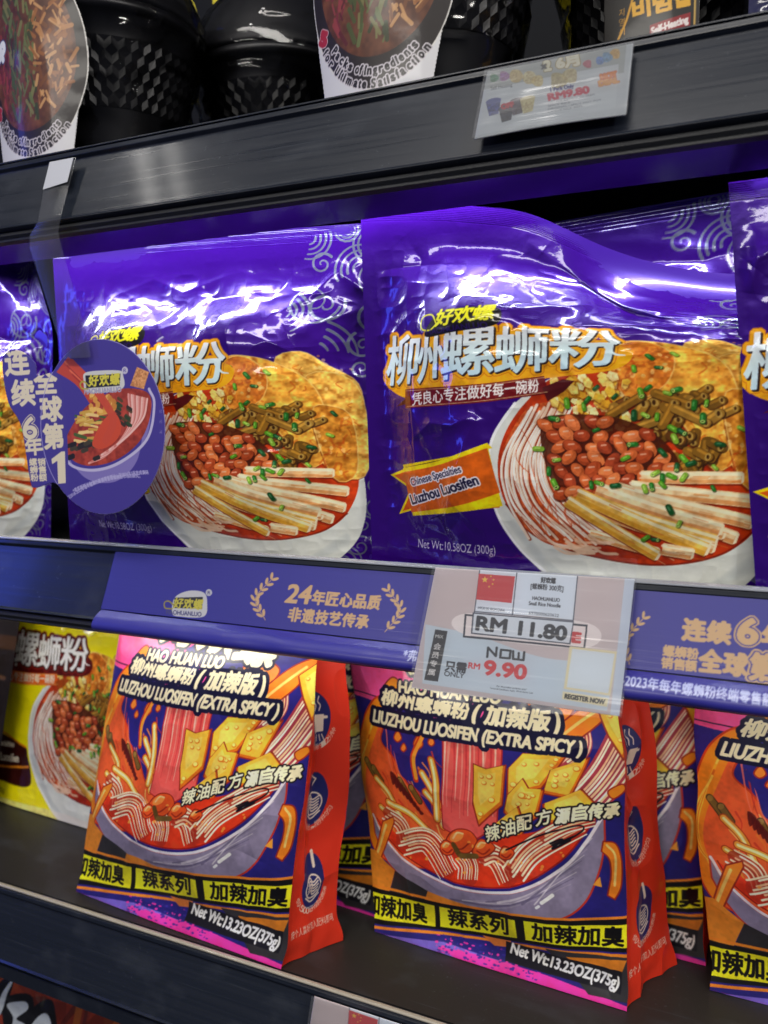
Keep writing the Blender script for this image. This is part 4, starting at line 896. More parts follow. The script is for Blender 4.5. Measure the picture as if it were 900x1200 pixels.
for i, ch in enumerate('螺蛳粉'): bd.text(ch, (777 + i * 14, 768 + i * 1.6), (790 + i * 14, 769.2 + i * 1.6), 13, gold_, bold=.5)
for i, ch in enumerate('销售额'): bd.text(ch, (775 + i * 14, 782 + i * 1.6), (788 + i * 14, 783.2 + i * 1.6), 13, gold_, bold=.5)
for i, ch in enumerate('全球'): bd.text(ch, (819 + i * 29, 786 + i * 3.4), (845 + i * 29, 788.5 + i * 3.4), 26, gold_, bold=1.3)
for i, ch in enumerate('第1'): bd.text(ch, (878 + i * 32, 795 + i * 3.4), (907 + i * 28, 798 + i * 3.4), 31, gold_, bold=1.3, outline=((4, gold_), (2.6, blu)))
s_, xg = np.meshgrid(np.linspace(0, 1, BH), np.linspace(0, 1, BW), indexing='ij')
bx = -.226 + .486 * xg; t_ = s_
Pb = np.stack([bx, -.0205 + .0195 * t_ - .0012, -.0455 + .0415 * t_], -1)
ban = thing('printed_shelf_banner', 'long indigo banner with gold Chinese lettering clipped along the middle shelf rail', 'banner', (0, -.02, -.05))
grid_obj('face_panel', Pb, M_GCARD, ban, bd, thick=.0005, back=(120, 116, 170))
# its folded foot: rolls forward, then back under; the cut edge shows white
FH = 40
fl = Canvas(BW, FH, (50, 48, 146), ((118.7, 714.5), (979.3, 812.2), (979.5, 852.2), (108.9, 740.0)))
fl.text('*弗若斯特沙利文', (475, 771), (560, 782), 10, (190, 196, 230), bold=.2)
fl.text('2018-2023年每年螺蛳粉终端零售额', (702, 797), (905, 824), 11, (190, 198, 236), bold=.35)
rn = np.random.RandomState(3)
th = np.linspace(0, 1, FH)
yy = np.interp(th, [0, .12, .3, .5, .7, 1], [-.0268, -.0300, -.0326, -.0316, -.0280, -.0214]); zz = np.interp(th, [0, .12, .3, .5, .7, 1], [-.0602, -.0606, -.0574, -.0534, -.0494, -.0459])
k_ = np.ones(7) / 7; yy2 = np.convolve(np.pad(yy, 3, 'edge'), k_, 'valid'); zz2 = np.convolve(np.pad(zz, 3, 'edge'), k_, 'valid')
Pf = np.stack([np.tile(bx[0], (FH, 1)), np.tile(yy2[:, None], (1, BW)), np.tile(zz2[:, None], (1, BW))], -1)
Pf[0, :, 2] += np.convolve(rn.normal(0, .0007, BW), np.ones(5) / 5, 'same'); Pf[..., 1] += .0006 * vnoise(FH, BW, 2, 20, 8)
fl.c[0:2] = rgb(196, 194, 206)
grid_obj('folded_foot', Pf, printed('satin_banner_card', .38, .25, .2), ban, fl, thick=.0005, back=(60, 56, 130))

QT = ((512.4, 663.3), (744.6, 675.7), (726.7, 835.8), (484.4, 802.9))
def price_print(W, H):
    cv = Canvas(W, H, (200, 186, 188), QT)
    cv.fill([(733, 674), (746, 675), (729, 836), (716, 834)], (196, 206, 222))
    pale = (196, 208, 220)
    cv.fill(np.vstack([[(501, 729)], bez((501, 729), (560, 742), (640, 768), (722, 772), n=8), [(712, 830), (497, 798)]]), pale)
    cv.fill([(563, 666), (677, 672), (672, 725), (557, 716)], (214, 222, 234)); ln = (70, 76, 92)
    cv.fill(closed((549, 716), (690, 727), (686, 756), (547, 741)), (232, 222, 222))
    for o_, c_ in ((2.2, (40, 44, 58)), (0, (234, 222, 222))): cv.fill(np.array([(548 - o_, 719 - o_), (687 + o_, 731 - o_), (684 + o_, 755 + o_), (546 - o_, 742 + o_)]), c_)
    cv.fill([(555, 715), (673, 725), (669, 752), (553, 740)], ln); cv.fill([(556.6, 716.6), (671.6, 726.4), (667.6, 750.4), (554.8, 738.6)], (216, 222, 232))
    for p in ([(563, 666), (557, 716)], [(606, 669), (601, 718)], [(677, 672), (672, 725)], [(557, 714), (672, 724)]): cv.stroke(p, 1.2, ln)
    cv.fill([(562, 670), (604, 673), (600, 704), (559, 700)], (196, 44, 52)); 
    for x, y, R in [(569, 677, 4), (576, 673, 1.5), (579, 677, 1.5), (578, 682, 1.5), (574, 685, 1.5)]:
        a = np.arange(10) * math.pi / 5 - math.pi / 2; q = np.where(np.arange(10) % 2 == 0, R, R * .42); cv.fill(np.c_[x + np.cos(a) * q, y + np.sin(a) * q], (236, 200, 60))
    ink = (40, 42, 52)
    cv.text('IMPORTED FROM CHINA', (561, 711), (592, 714), 3, ink)
    cv.text('好欢螺', (634, 680), (651, 681.2), 6.5, ink, bold=.3); cv.text('[螺蛳粉 300克]', (622, 687.5), (660, 690.5), 7, ink, bold=.2)
    cv.text('HAOHUANLUO', (624, 700), (656, 702.4), 4.4, ink, bold=.15); cv.text('Snail Rice Noodle', (620, 706), (657, 709), 4.4, ink, bold=.15); cv.text('6970000620622', (620, 717), (655, 720), 3.6, ink)
    cv.text('RM 11.80', (559, 735), (663, 747), 16.5, (36, 38, 48), bold=1.0)
    cv.text('E', (671, 749), (680, 750), 12, (196, 48, 52), bold=1.0)
    for i, ch in enumerate('NOW'):
        x = 572 + i * 15; y = 766 + i * 1.6; k = dict(); c_ = (28, 30, 38)
        if ch == 'N': cv.stroke([(x, y + 1), (x + 1, y - 10), (x + 10, y), (x + 11, y - 10)], 2.6, c_)
        if ch == 'O': cv.stroke([(x, y), (x + 1, y - 9), (x + 12, y - 8), (x + 11, y + 1), (x, y)], 2.6, c_)
        if ch == 'W': cv.stroke([(x, y - 9), (x, y), (x + 12, y + 1.4), (x + 13, y - 8)], 2.6, c_); cv.stroke([(x + 6.2, y), (x + 6.6, y - 7)], 2.4, c_)
    cv.text('9.90', (568, 787), (616, 793), 17, (206, 52, 58), bold=1.0); cv.text('RM', (550, 780), (563, 781.6), 7, (206, 60, 66), bold=.3)
    cv.text('只需', (523, 783), (547, 786), 12, ink, bold=.5); cv.text('ONLY', (522, 789), (545, 792), 6, ink, bold=.2)
    cv.text('For illustration purpose only*', (583, 802), (618, 806), 2, ink); cv.text('Terms & Conditions Apply. While Stocks Last', (575, 804.5), (625, 810), 2, ink)
    cv.fill([(512, 735), (526, 737), (515, 796), (499, 794)], (34, 34, 40))
    for i, ch in enumerate('会员专属'): cv.text(ch, (509.5 - i * 2.2, 758 + i * 10), (517.5 - i * 2.2, 759 + i * 10), 7.6, (226, 222, 222), bold=.2, up=(.22, -1))
    cv.text('MiX', (512, 744.5), (521, 745.6), 4, (200, 200, 200), bold=.2)
    cv.fill([(668, 754), (724, 760), (716, 812), (661, 804)], (226, 214, 176)); cv.fill([(671, 757), (721, 762.6), (713.6, 809), (664.6, 802)], (214, 222, 230))
    cv.fill([(660, 807), (714, 815), (712, 825), (659, 816)], (226, 214, 176)); cv.text('REGISTER NOW', (662, 815), (709, 822), 5.6, (30, 30, 30), bold=.35)
    return cv
def tagcard(label, quadW, cv, thick=.0006, name='price_card', lift=.0016):
    TL, TR, BR, BL, n = frame(quadW); root = thing(name, label, 'price card', tuple((BL + BR) / 2))
    u, v = np.meshgrid(np.linspace(0, 1, cv.W), np.linspace(0, 1, cv.H)); P = bilin(quadW, u, v)
    P = P + n * (.0012 * np.sin(u * math.pi) * (1 - v))[..., None]
    grid_obj('printed_card', P, M_CARD, root, cv, thick=thick)
    us, vs = np.meshgrid(np.linspace(-.012, 1.012, 60), np.linspace(-.012, 1.004, 50)); Ps = bilin(quadW, us, vs)
    Ps = Ps + n * (lift + .0012 * np.sin(np.clip(us, 0, 1) * math.pi) * (1 - vs) + .0003 * vnoise(50, 60, 5, 6, 3))[..., None]
    grid_obj('clear_sleeve', Ps, M_SLEEVE, root)
    return root
tagcard('pink and white price card reading RM 11.80 in front of the indigo banner', ((.0384, -.006, .0008), (.159, -.006, .002), (.1571, -.0415, -.0660), (.0357, -.0415, -.0660)), price_print(420, 300))
tagcard('price card with red flag clipped to the lower shelf rail, mostly cut off', ((-.061, -.005, -.326), (.06, -.005, -.326), (.06, -.0270, -.376), (-.061, -.0270, -.376)), half(price_print(420, 300), 2))
QTT = ((572.6, 85.2), (742.8, 51.9), (734.3, 135.0), (557.8, 163.4))
tt = Canvas(340, 170, (198, 206, 214), QTT)
tt.fill([(573, 85), (735, 53), (732, 86), (640, 104), (566, 116)], (150, 156, 150), .6)
tt.fill([(568, 106), (726, 76), (722, 128), (558, 160)], (206, 214, 222))
for x, y, R, c_ in [(580, 92, 5, (60, 120, 80)), (592, 90, 6, (150, 90, 150)), (606, 90, 8, (200, 170, 100)), (622, 92, 8, (210, 190, 130)), (690, 76, 5, (180, 60, 80)), (704, 72, 5, (70, 110, 190)), (722, 64, 6, (220, 160, 60)), (655, 96, 10, (170, 150, 90)), (670, 90, 9, (190, 170, 110)), (712, 68, 6, (90, 140, 190)), (632, 96, 7, (206, 180, 110))]: tt.fill(closed(*[(x + math.cos(a) * R * (1 + .25 * math.sin(3 * a + x)), y + math.sin(a) * R) for a in np.arange(6) * 1.047]), c_, .8, tex=(4, .2, int(x)))
tt.text('2', (640, 84), (647, 83), 12, (236, 230, 200), bold=1.2, outline=((2, (120, 100, 50)),)); tt.text('x', (636, 82), (642, 81), 8, (60, 60, 60), bold=.6); tt.text('6月', (655, 82), (680, 77), 14, (236, 230, 206), bold=1.2, outline=((2, (150, 124, 60)),))
tt.text('Self Heating', (577, 106), (602, 102), 4, (40, 44, 50)); tt.text('1 Pack Only', (647, 109), (674, 104), 4.6, (44, 44, 120), bold=.3)
tt.text('RM9.80', (645, 119.5), (692, 110), 8.4, (200, 34, 60), bold=.9)
for i in range(4): tt.text(['HOT POT BIBIMBAP 300 GRAM', 'SPICY RICE', 'ORIGINAL / SPICY HOT POT', 'KIMCHI RICE 300G'][i], (644, 124 + i * 3.6), (644 + [54, 26, 62, 40][i], 124 + i * 3.6 - [11, 5, 12, 8][i]), 2.2, (70, 74, 84))
tt.text('HOT', (706, 95), (724, 91), 7, (230, 120, 40), bold=1.0, outline=((1.4, (190, 60, 40)),)); tt.text('DEAL', (704, 102), (726, 97), 6, (230, 150, 50), bold=1.0, outline=((1.4, (190, 60, 40)),))
for x, y, c_ in [(580, 124, (60, 66, 130)), (595, 132, (40, 40, 50)), (608, 124, (70, 60, 70)), (620, 122, (190, 176, 120))]:
    tt.fill([(x - 9, y - 4), (x + 9, y - 8), (x + 6, y + 10), (x - 5, y + 13)], c_, tex=(4, .25, int(x))); tt.fill(ell(x, y - 5, 9, 3.4, -12), tuple(min(255, v + 24) for v in c_))
tt.text('OFF', (590, 129), (604, 126), 6, (190, 40, 50), bold=.8)
tt.c = tt.c * .62 + .13
tagcard('small faded price card reading RM9.80 on the top shelf rail', ((.073, -.0055, .2880), (.1525, -.0055, .2880), (.1525, -.0262, .2465), (.072, -.0262, .2465)), tt)

# hanging round sign: clear strip taped to the rail, printed disc at its end
QW = ((-6.2, 396.8), (195.1, 382.0), (207.7, 617.5), (10.8, 606.6))
wb = Canvas(460, 386, (62, 52, 132), QW)
disc = ell(120, 500, 72.5, 103, -3, 72)
wb.fill(np.vstack([bez((80, 418), (104, 440), (128, 470), (146, 500), n=8), bez((134, 510), (110, 480), (90, 452), (66, 436), n=8)]), (176, 64, 40)); 
for k in range(4): wb.stroke(bez((76 + k * 3, 424 + k * 5), (104 + k * 2, 452 + k * 4), (128 + k * 3, 490 + k * 3)), 2, [(214, 110, 70), (150, 44, 30)][k % 2], .8)
bowl_w = np.vstack([bez((74, 524), (84, 544), (110, 550), (140, 540), (170, 514), (178, 470), n=8), bez((168, 500), (160, 540), (140, 562), (118, 566), (100, 560), (86, 546), n=8)]); wb.fill(bowl_w, (118, 108, 168)); wb.stroke(bez((74, 520), (82, 544), (110, 551), (142, 541), (172, 514), (180, 474), (174, 456)), 3, (176, 170, 200))
wb.fill(closed((76, 522), (84, 500), (104, 474), (140, 456), (172, 460), (176, 484), (164, 516), (138, 538), (108, 546), (86, 540)), (150, 54, 36), tex=(12, .2, 6))
for k in range(12): wb.stroke(bez((150 + k * 2, 462 + k * .5), (150 + k * 1.6, 500 - k), (126 + k * 2.4, 532 - k * 2.2), (104 + k * 3, 543 - k * 2)), 2.1, [(214, 150, 140), (190, 110, 100), (226, 180, 170)][k % 3], .95)
for k in range(26):
    x, y = random.uniform(86, 118), random.uniform(484, 520); wb.stroke([(x, y), (x + random.uniform(6, 16), y + random.uniform(-6, 4))], random.uniform(2, 4), [(206, 170, 80), (190, 150, 60), (60, 90, 40), (220, 190, 120)][k % 4], .95)
for k in range(14): x, y = random.uniform(80, 116), random.uniform(520, 538); wb.stroke([(x, y), (x + 5, y - 2)], 4.4, [(40, 34, 26), (60, 54, 36), (30, 26, 22)][k % 3])
for k in range(18): x, y = random.uniform(132, 150), random.uniform(466, 496); wb.stroke([(x, y), (x + 4, y + 3)], 3.4, [(50, 40, 24), (80, 60, 30), (40, 60, 30)][k % 3])
for k in range(22): x, y = random.uniform(104, 134), random.uniform(462, 484); wb.fill(ell(x, y, 4.4, 3, k * 30, 6), [(206, 150, 60), (220, 176, 90), (186, 120, 44)][k % 3], .9)
wb.fill(closed((120, 494), (134, 484), (142, 500), (136, 516), (120, 526), (108, 520)), (190, 70, 40)); wb.stroke(bez((84, 426), (110, 454), (132, 490), (124, 516)), 9, (186, 70, 44), .95)
wb.fill([(160, 430), (174, 436), (168, 456), (152, 452)], (190, 130, 80), tex=(4, .2, 3))
wb.fill(closed((98, 446), (102, 436), (138, 434), (144, 440), (142, 456), (104, 460)), (190, 190, 186)); wb.fill([(100, 440), (141, 438), (140, 452), (101, 455)], (30, 30, 34)); wb.stroke(bez((104, 452), (98, 447), (94, 450), (96, 455), (103, 456)), 1.6, (160, 150, 50))
for i, ch in enumerate('好欢螺'): wb.text(ch, (104 + i * 12.4, 453 - i * .9), (115 + i * 12.4, 452 - i * .9), 13, (196, 186, 60), bold=.5, shear=.12)
wb.text('HAOHUANLUO', (99, 462), (142, 459), 6, (150, 146, 170), bold=.25); wb.fill(ell(146, 434, 3.6, 4.4), (176, 172, 190)); wb.text('R', (144.4, 436), (147.6, 436), 4.4, (62, 52, 132))
cr = (206, 196, 170)
pan = closed((2, 420), (20, 410), (40, 424), (44, 440), (64, 436), (72, 450), (78, 500), (80, 570), (74, 574), (62, 566), (40, 572), (34, 560), (24, 500), (8, 470))
wb.fill(pan, (64, 54, 132)); edge_c = (60, 48, 124)
for ch, x, y, s_ in [('连', 6, 440, 28), ('续', 14, 476, 27)]: wb.text(ch, (x, y), (x + s_, y - 2), 30, cr, bold=1.2)
wb.text('6', (27, 514), (43, 513), 26, cr, bold=.8, outline=((3.0, cr), (2.1, edge_c))); wb.text('年', (30, 534), (50, 532), 20, cr, bold=.9)
for ch, x, y, s_ in [('全', 41, 462, 26), ('球', 48, 494, 25), ('第', 52, 526, 23)]: wb.text(ch, (x, y), (x + s_, y - 1.6), 28, cr, bold=1.2)
wb.fill([(60, 538), (72, 529), (76, 529), (77, 566), (68, 567), (67, 540), (61, 544)], cr)
for i, ch in enumerate('螺蛳粉'): wb.text(ch, (34 + i * .8, 546 + i * 9), (43 + i * .8, 545.6 + i * 9), 8.6, cr, bold=.3)
for i, ch in enumerate('销售额'): wb.text(ch, (44 + i * .8, 546 + i * 9), (53 + i * .8, 545.6 + i * 9), 8.6, cr, bold=.3)
wb.text('*弗若斯特沙利文，基于对全球螺蛳粉市场的研究；', (86, 578), (164, 560), 5, (160, 154, 196), bold=.12, arc=-5); wb.text('以2018-2023年每年螺蛳粉终端零售额计；于2024年3月完成调研', (80, 586), (174, 556), 5, (160, 154, 196), bold=.12, arc=-8)
for k in range(9): wb.text('广告创意', (186 - k * 0, 480 + k * 4), (186, 484 + k * 4), 3, (130, 124, 170)) if k % 3 == 0 else None
r_ = wb.poly_mask([disc]); keep = np.zeros((wb.H, wb.W), bool)
for ring in (disc, pan):
    b, m = wb.poly_mask([ring]); keep[b[1]:b[3], b[0]:b[2]] |= m > .5
wb.stroke(np.vstack([disc, disc[:1]]), .9, (150, 144, 190))
CW = ((-.305, -.030, .158), (-.143, -.030, .158), (-.143, -.030, .022), (-.305, -.030, .022))
u, v = np.meshgrid(np.linspace(0, 1, wb.W), np.linspace(0, 1, wb.H)); wb.c = np.clip(wb.c * 1.16, 0, 1); P = bilin(CW, u, v); P[..., 1] += .004 * (u - .5) ** 2
wob = thing('hanging_sign', 'round purple noodle sign hanging on a clear strip from the top rail', 'hanging sign', (-.207, -.03, .09))
grid_obj('printed_disc', P, printed('matt_sign_card', .55, .1, .3), wob, wb, thick=.0007, back=(200, 198, 206), keep=None) if False else None
def keep_card(name, P, m, parent, cv, keep, thick, back):
    g = grid_obj(name, P, m, parent, cv, keep=keep)
    sol = g.modifiers.new('card', 'SOLIDIFY'); sol.thickness = thick; sol.offset = -1
    return g
keep_card('printed_disc', P, printed('matt_sign_card', .55, .1, .3), wob, wb, keep, .0007, None)
sp = np.array([(-.2475, -.0065, .2840), (-.2440, -.0265, .2375), (-.2500, -.0265, .2290), (-.2475, -.0285, .2200), (-.2230, -.0315, .1500), (-.2215, -.0318, .140)]); wdh = [.0135, .0110, .0140, .0150, .0135, .0130]
tq = np.linspace(0, 1, 60); ks = np.linspace(0, 1, len(sp)); ctr = np.stack([np.interp(tq, ks, sp[:, k]) for k in range(3)], -1); ww = np.interp(tq, ks, wdh)
ss = np.linspace(-1, 1, 12); Pst = ctr[:, None] + np.stack([ss[None] * ww[:, None], 0 * ss[None] * ww[:, None], 0.0 * ss[None] * ww[:, None]], -1)
Pst[..., 1] += -.0012 - .0006 * np.cos(ss * 1.5)[None]
grid_obj('hanging_strip', Pst[::-1], clear('milky_clear_strip', (.97, .97, .99), .22, .0, .045, ior=1.3), wob)
# white adhesive tab on the strip
tabv = [(-.2590, -.0088, .2838), (-.2360, -.0088, .2838), (-.2345, -.0178, .2648), (-.2570, -.0190, .2620)]
pymesh('paper_tab', tabv + [(x, y + .0004, z) for x, y, z in tabv], [(0, 3, 2, 1), (4, 5, 6, 7), (0, 1, 5, 4), (1, 2, 6, 5), (2, 3, 7, 6), (3, 0, 4, 7)], mat('white_tab_paper', (.55, .57, .62), .35, coat=.6, coat_rough=.1), wob)

# ================================================================ top shelf
def lathe(prof, cx, cy, n=96, noise=0, seed=0):
    a = np.linspace(0, 2 * math.pi, n, endpoint=False); r_ = np.random.RandomState(seed)
    V = []; k = len(prof)
    nz = vnoise(k, n, max(1, k / 4), 14, seed) if noise else np.zeros((k, n))
    if noise: nz = 1 - 2 * np.abs(nz); nz[:, -6:] = nz[:, -6:] * np.linspace(1, 0, 6) + nz[:, :1] * np.linspace(0, 1, 6)
    for i, (r0, z) in enumerate(prof):
        for j in range(n): rr = r0 + noise * nz[i, j] * (r0 > .012); V.append((cx + math.cos(a[j]) * rr, cy + math.sin(a[j]) * rr, z))
    F = [(i * n + j, i * n + (j + 1) % n, (i + 1) * n + (j + 1) % n, (i + 1) * n + j) for i in range(k - 1) for j in range(n)]
    F += [tuple(range(n))[::-1], tuple((k - 1) * n + j for j in range(n))]
    return V, F
Z0 = .2803
def sleeve_print(kind):
    cv = Canvas(320, 330, (222, 222, 226), ((-.075, .445), (.075, .445), (.075, .280), (-.075, .280)))
    cx, cz, rx, rz = 0.0, .3745, .0535, .0735
    if kind == 'food':
        cv.fill(ell(cx, cz, rx, rz, 0, 60), (226, 224, 220)); cv.fill(ell(cx, cz, rx - .0012, rz - .0012, 0, 60), (34, 26, 26))
        r = random.Random(9); inn = ell(cx, cz + .004, rx - .009, rz - .016, 0, 60); cv.fill(inn, (96, 52, 30), tex=(14, .3, 3))
        for k in range(260):
            a = r.uniform(0, 6.28); q = math.sqrt(r.random()); x = cx + math.cos(a) * q * (rx - .012); z = cz + .004 + math.sin(a) * q * (rz - .02)
            t = (x + .05) / .1; cset = [(120, 40, 50), (150, 60, 60), (90, 30, 34)] if t < .3 else ([(70, 84, 40), (96, 110, 60), (50, 60, 30), (120, 120, 70)] if t < .58 else [(150, 92, 44), (180, 124, 70), (116, 66, 30), (200, 150, 96)])
            L = r.uniform(.004, .012); aa = r.uniform(1.0, 2.2) if t < .6 else r.uniform(0, 3.1)
            cv.stroke([(x, z), (x + math.cos(aa) * L, z + math.sin(aa) * L)], r.uniform(.0012, .0034), cset[k % len(cset)], .9)
        for s_, R, h in [('Packs of Ingredients', .82, .0062), ('for Ultimate Satisfaction', .93, .0062)]:
            n = len(s_)
            span = 1.50 if R < .9 else 1.72; base_ = 4.62 - span / 2
            adv = np.array([.42 if c in 'iltfI ' else (1.4 if c in 'mM' else 1.0) for c in s_]); pos = (np.cumsum(adv) - adv / 2) / adv.sum()
            for ch, p in zip(s_, pos):
                if ch == ' ': continue
                a = base_ + span * p; x = cx + math.cos(a) * rx * R; z = cz + math.sin(a) * rz * R - .0008
                tx = np.array([-math.sin(a) * rx, math.cos(a) * rz]); tx /= np.linalg.norm(tx); wch = (.0009 if ch in 'ilI' else (.0016 if ch in 'tf' else (.0040 if ch in 'mM' else .0027)))
                bc = np.array([x, z]) - np.array([-tx[1], tx[0]]) * .003
                cv.text(ch, bc - tx * wch / 2, bc + tx * wch / 2, h * .9, (24, 20, 24), bold=.00035, outline=((.0012, (214, 208, 214)),), up=(-tx[1], tx[0]))
        cv.text('5', (-.0465, .3395), (-.0405, .3365), .0085, (170, 36, 60), bold=.0012, outline=((.0016, (220, 190, 200)),), up=(.3, 1))
        cv.text('bap', (-.052 + .006, .375), (-.024, .386), .012, (232, 236, 240), bold=.0016, outline=((.0026, (40, 60, 110)),), up=(-.3, 1))
        cv.fill([(.012, .2950), (.036, .2985), (.037, .2905), (.013, .287)], (176, 70, 50)); cv.text('Original', (.0145, .2905), (.035, .2935), .0042, (236, 220, 210), bold=.0003, up=(-.1, 1))
        kp = [ell(cx, cz, rx, rz, 0, 80), np.array([(-.040, .280), (.033, .280), (.047, .350), (-.050, .350)])]
    else:
        cv.use(((-.075, .429), (.075, .429), (.075, .264), (-.075, .264)))
        cv.fill([(-.075, .26), (.075, .26), (.075, .445), (-.075, .445)], (24, 20, 18))
        cv.stroke(bez((-.026, .282), (-.022, .31), (-.0135, .33), (-.008, .36), (-.006, .44)), .0016, (206, 150, 40)); cv.stroke(bez((.0265, .282), (.0265, .44)), .0012, (196, 160, 80))
        cv.fill(closed((-.020, .294), (-.020, .305), (-.010, .314), (.004, .314), (.010, .306), (.008, .294)), (222, 150, 24)); cv.fill(ell(-.006, .305, .011, .006), (236, 176, 40), .8)
        for k in range(60): x = random.uniform(.006, .025); z = random.uniform(.297, .312); cv.stroke([(x, z), (x + .004, z + random.uniform(-.001, .002))], .0009, [(120, 100, 70), (160, 140, 100), (70, 56, 40)][k % 3])
        cv.fill([(.000, .3125), (.024, .3165), (.024, .3245), (.000, .3205)], (140, 24, 32)); cv.text('Self-Heating', (.0012, .3148), (.0228, .3188), .0042, (230, 220, 216), bold=.0003, up=(-.1, 1))
        for i, ch in enumerate('비빔밥'): cv.text(ch, (-.010 + i * .0125, .3255 + i * .0012), (.000 + i * .0125, .3265 + i * .0012), .0115, (226, 170, 50), bold=.0007, up=(-.1, 1))
        for i, ch in enumerate('자열식'): cv.text(ch, (-.0195, .330 - i * .006), (-.0155, .330 - i * .006), .0045, (206, 150, 40), up=(0, 1))
        cv.use(((-.075, .445), (.075, .445), (.075, .280), (-.075, .280)))
        kp = [np.array([(-.029, .280), (.029, .280), (.031, .44), (-.031, .44)])]
    k = np.zeros((cv.H, cv.W), bool)
    for ring in kp:
        b, m = cv.poly_mask([ring]); k[b[1]:b[3], b[0]:b[2]] |= m > .5
    return cv, k
SLV = sleeve_print('food'); SLV2 = sleeve_print('band')
M_SLV = printed('glossy_printed_sleeve', .45, .22, .10, bump=((40, 40, 40), .2, .001))
def bowl_pack(label, cx, cy, sl=None, yaw=0, seed=1, sy=None, group='self heating rice bowls on the top shelf'):
    root = thing('instant_rice_bowl', label, 'instant rice bowl', (cx, cy, Z0), group)
    n = 60; rows = [(.050, Z0), (.0565, .318)]
    for i in range(8): rows.append((.0602 + i * .0019, .338 + i * .0084))
    rows += [(.0760, .415), (.0795, .4155), (.0795, .423)]
    V, F = lathe(rows, cx, cy, n)
    pymesh('tub', V, F, M_BLACK, root, True)
    # band of small pressed triangles round the tub
    bv, bf = [], []; nb = 44; zs_ = np.linspace(.346, .396, 6)
    rad = lambda z: np.interp(z, [.318, .338, .3968, .415], [.0565, .0602, .0735, .0760]) + .0008
    pt = lambda k, q, dr=0.0, z=None: (cx + math.cos(2 * math.pi * q / nb) * (rad(zs_[k] if z is None else z) + dr), cy + math.sin(2 * math.pi * q / nb) * (rad(zs_[k] if z is None else z) + dr), zs_[k] if z is None else z)
    def tri(a, b, c, m_=None):
        k = len(bv); bv.extend([a, b, c] + ([m_] if m_ else []))
        bf.extend([(k, k + 1, k + 3), (k + 1, k + 2, k + 3), (k + 2, k, k + 3)] if m_ else [(k, k + 1, k + 2)])
    for k in range(5):
        h0 = .5 * (k % 2); h1 = .5 * ((k + 1) % 2); zm = (zs_[k] + zs_[k + 1]) / 2
        for q in range(nb):
            a, b, c, d = q + h0, q + 1 + h0, q + .5 + h0, q + 1.5 + h0
            tri(pt(k, a), pt(k, b), pt(k + 1, c), pt(k, c, .0012, zm - .001))
            tri(pt(k, b), pt(k + 1, d), pt(k + 1, c), pt(k, b, -.0010, zm + .001))
    pymesh('facet_band', bv, bf, M_BLACK, root)
    lid = [(.0800, .4235), (.0800, .428), (.0770, .434), (.072, .447), (.060, .471), (.042, .489), (.020, .496), (.002, .497)]
    V, F = lathe(lid, cx, cy, 72); pymesh('lid', V, F, M_LID, root, True)
    pr = [(.051, Z0 + .0004)] + [(np.interp(z, [.281, .318, .39, .423, .436, .463, .491, .501], [.0545, .0610, .0765, .0850, .083, .070, .046, .006]), z) for z in np.linspace(.284, .501, 60)]
    V, F = lathe(pr, cx, cy, 180, .0022, seed); pymesh('shrink_wrap', V, F[:-2], M_WRAP, root, True)
    if sl is not None:
        cv, kp = sl; R = .105
        s, z = np.meshgrid(np.linspace(-.075, .075, cv.W), np.linspace(.280, .445, cv.H))
        a = s / R + yaw
        x = cx + np.sin(a) * R; y = (sy + R) - np.cos(a) * R
        P = np.stack([x, y + .10 * np.maximum(0, .30 - z) * 0, z + .0006], -1)
        P[..., 1] += .0006 * vnoise(cv.H, cv.W, 6, 6, seed)
        keep_card('printed_sleeve', P, M_SLV, root, cv, kp, .0006, None)
    return root
bowl_pack('black rice bowl with oval food sleeve at the far left of the top shelf', -.308, .112, SLV, .0, 3, .022)
bowl_pack('plain black shrink wrapped bowl between the two oval food sleeves', -.222, .250, None, 0, 5)
bowl_pack('black rice bowl with oval food sleeve above the middle of the top rail', -.009, .112, SLV, 0, 7, .022)
bowl_pack('black rice bowl with narrow yellow lettered Self-Heating band', .148, .185, SLV2, 0, 9, .096)
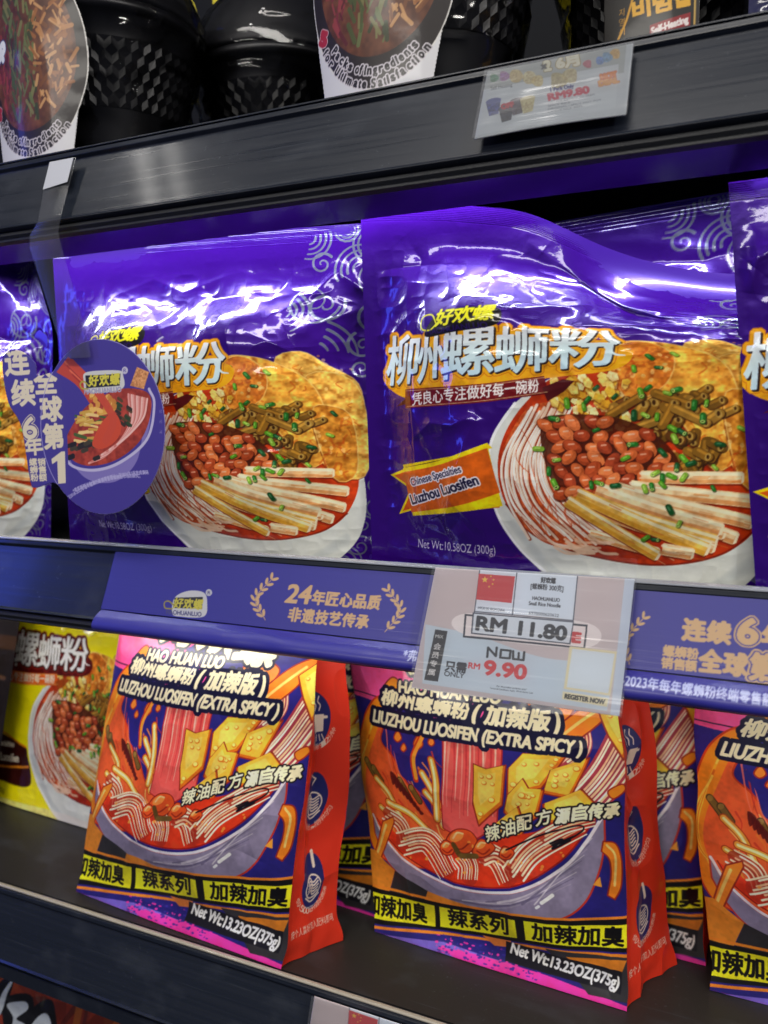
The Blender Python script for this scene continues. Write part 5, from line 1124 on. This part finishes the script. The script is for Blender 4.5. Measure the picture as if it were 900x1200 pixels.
# dark blue glossy packet, upper right; yellow and blue cartons further back
BLU = Canvas(160, 160, (14, 18, 70), ((0, 0), (1, 0), (1, 1), (0, 1))); BLU.fill(closed((.1, .1), (.5, .2), (.6, .6), (.2, .7)), (24, 40, 140), tex=(20, .4, 2)); BLU.fill(closed((.5, .5), (.9, .4), (.8, .9)), (20, 60, 170))
pouch('dark blue glossy packet at the right end of the top shelf', 'packet', ((.205, .10, .46), (.40, .10, .46), (.40, .09, .2803), (.205, .09, .2803)), BLU, 91, .02, None, back_mat=M_NAVY, name='snack_packet', wr=1.8)
def carton(label, x0, x1, y0, y1, z0, z1, base, bandc, bz, name='carton'):
    root = thing(name, label, 'carton', ((x0 + x1) / 2, (y0 + y1) / 2, z0))
    def box(nm, a, b, m):
        bm = bmesh.new(); bmesh.ops.create_cube(bm, size=1)
        for vv in bm.verts: vv.co = Vector([(a[k] + b[k]) / 2 + vv.co[k] * (b[k] - a[k]) for k in range(3)])
        bmesh.ops.bevel(bm, geom=bm.edges[:], offset=.0012, segments=2, affect='EDGES'); me = bpy.data.meshes.new(nm); bm.to_mesh(me); bm.free(); return link(nm, me, m, root)
    mb = add_bump(mat(name + '_card', base, .45, coat=.3), (120, 120, 4), .3, .0006, tint=.25); box('body', (x0, y0, z0), (x1, y1, z1), mb)
    box('printed_band', (x0 + .002, y0 - .0006, bz[0]), (x1 - .002, y0 - .0001, bz[1]), mat('band_ink', bandc, .4, coat=.3))
    return root
carton('bright yellow carton glimpsed behind the wrapped bowls at the top', -.36, -.222, .345, .42, Z0, .60, (.85, .72, .02), (.18, .42, .80), (.405, .450))

# bottom shelf: the pack whose upper edge shows at the lower left
RP = Canvas(420, 380, (128, 40, 22), ((0, 0), (250, 0), (250, 226), (0, 226)))
for k in range(30): RP.stroke(bez((random.uniform(0, 250), 0), (random.uniform(0, 250), 40), (random.uniform(0, 250), 90)), random.uniform(4, 16), [(150, 52, 26), (96, 28, 16), (176, 104, 30), (70, 22, 14)][k % 4], .6)
blk, wht = (14, 12, 14), (196, 204, 208)
for p in [[(60, 60), (70, 22), (92, 8), (100, 24), (84, 60)], [(84, 40), (130, 20), (150, 34), (142, 80), (90, 90)], [(132, 56), (160, 24), (186, 22), (206, 60), (200, 100), (140, 110)], [(196, 60), (230, 50), (250, 70), (250, 120), (200, 120)], [(30, 60), (60, 50), (70, 110), (30, 120)]]: RP.fill(closed(*[(50 + (x - 30) * .6, 17 + (y - 8) * .5) for x, y in p]), blk)
for p in [[(66, 62), (92, 14), (96, 20), (78, 62)], [(92, 44), (128, 30), (138, 38), (112, 60), (134, 62), (120, 84), (100, 84), (104, 60)], [(144, 62), (168, 36), (184, 38), (196, 66), (190, 80), (176, 58), (164, 82), (150, 100), (148, 78)], [(206, 74), (230, 60), (244, 80), (226, 84), (240, 110), (210, 112)], [(36, 80), (58, 62), (62, 90), (48, 112), (38, 100)]]: RP.fill(closed(*[(50 + (x - 30) * .6, 17 + (y - 8) * .5) for x, y in p], n=5), wht)
pouch('red and black pack with white brush lettering on the bottom shelf, lower left corner', 'noodle pouch', ((-.50, .026, -.4105), (-.245, .026, -.4105), (-.245, .012, -.7102), (-.50, .012, -.7102)), RP, 97, .012, None, back_mat=M_BACKD, header=.97, shoulder=.85, wr=1.2)
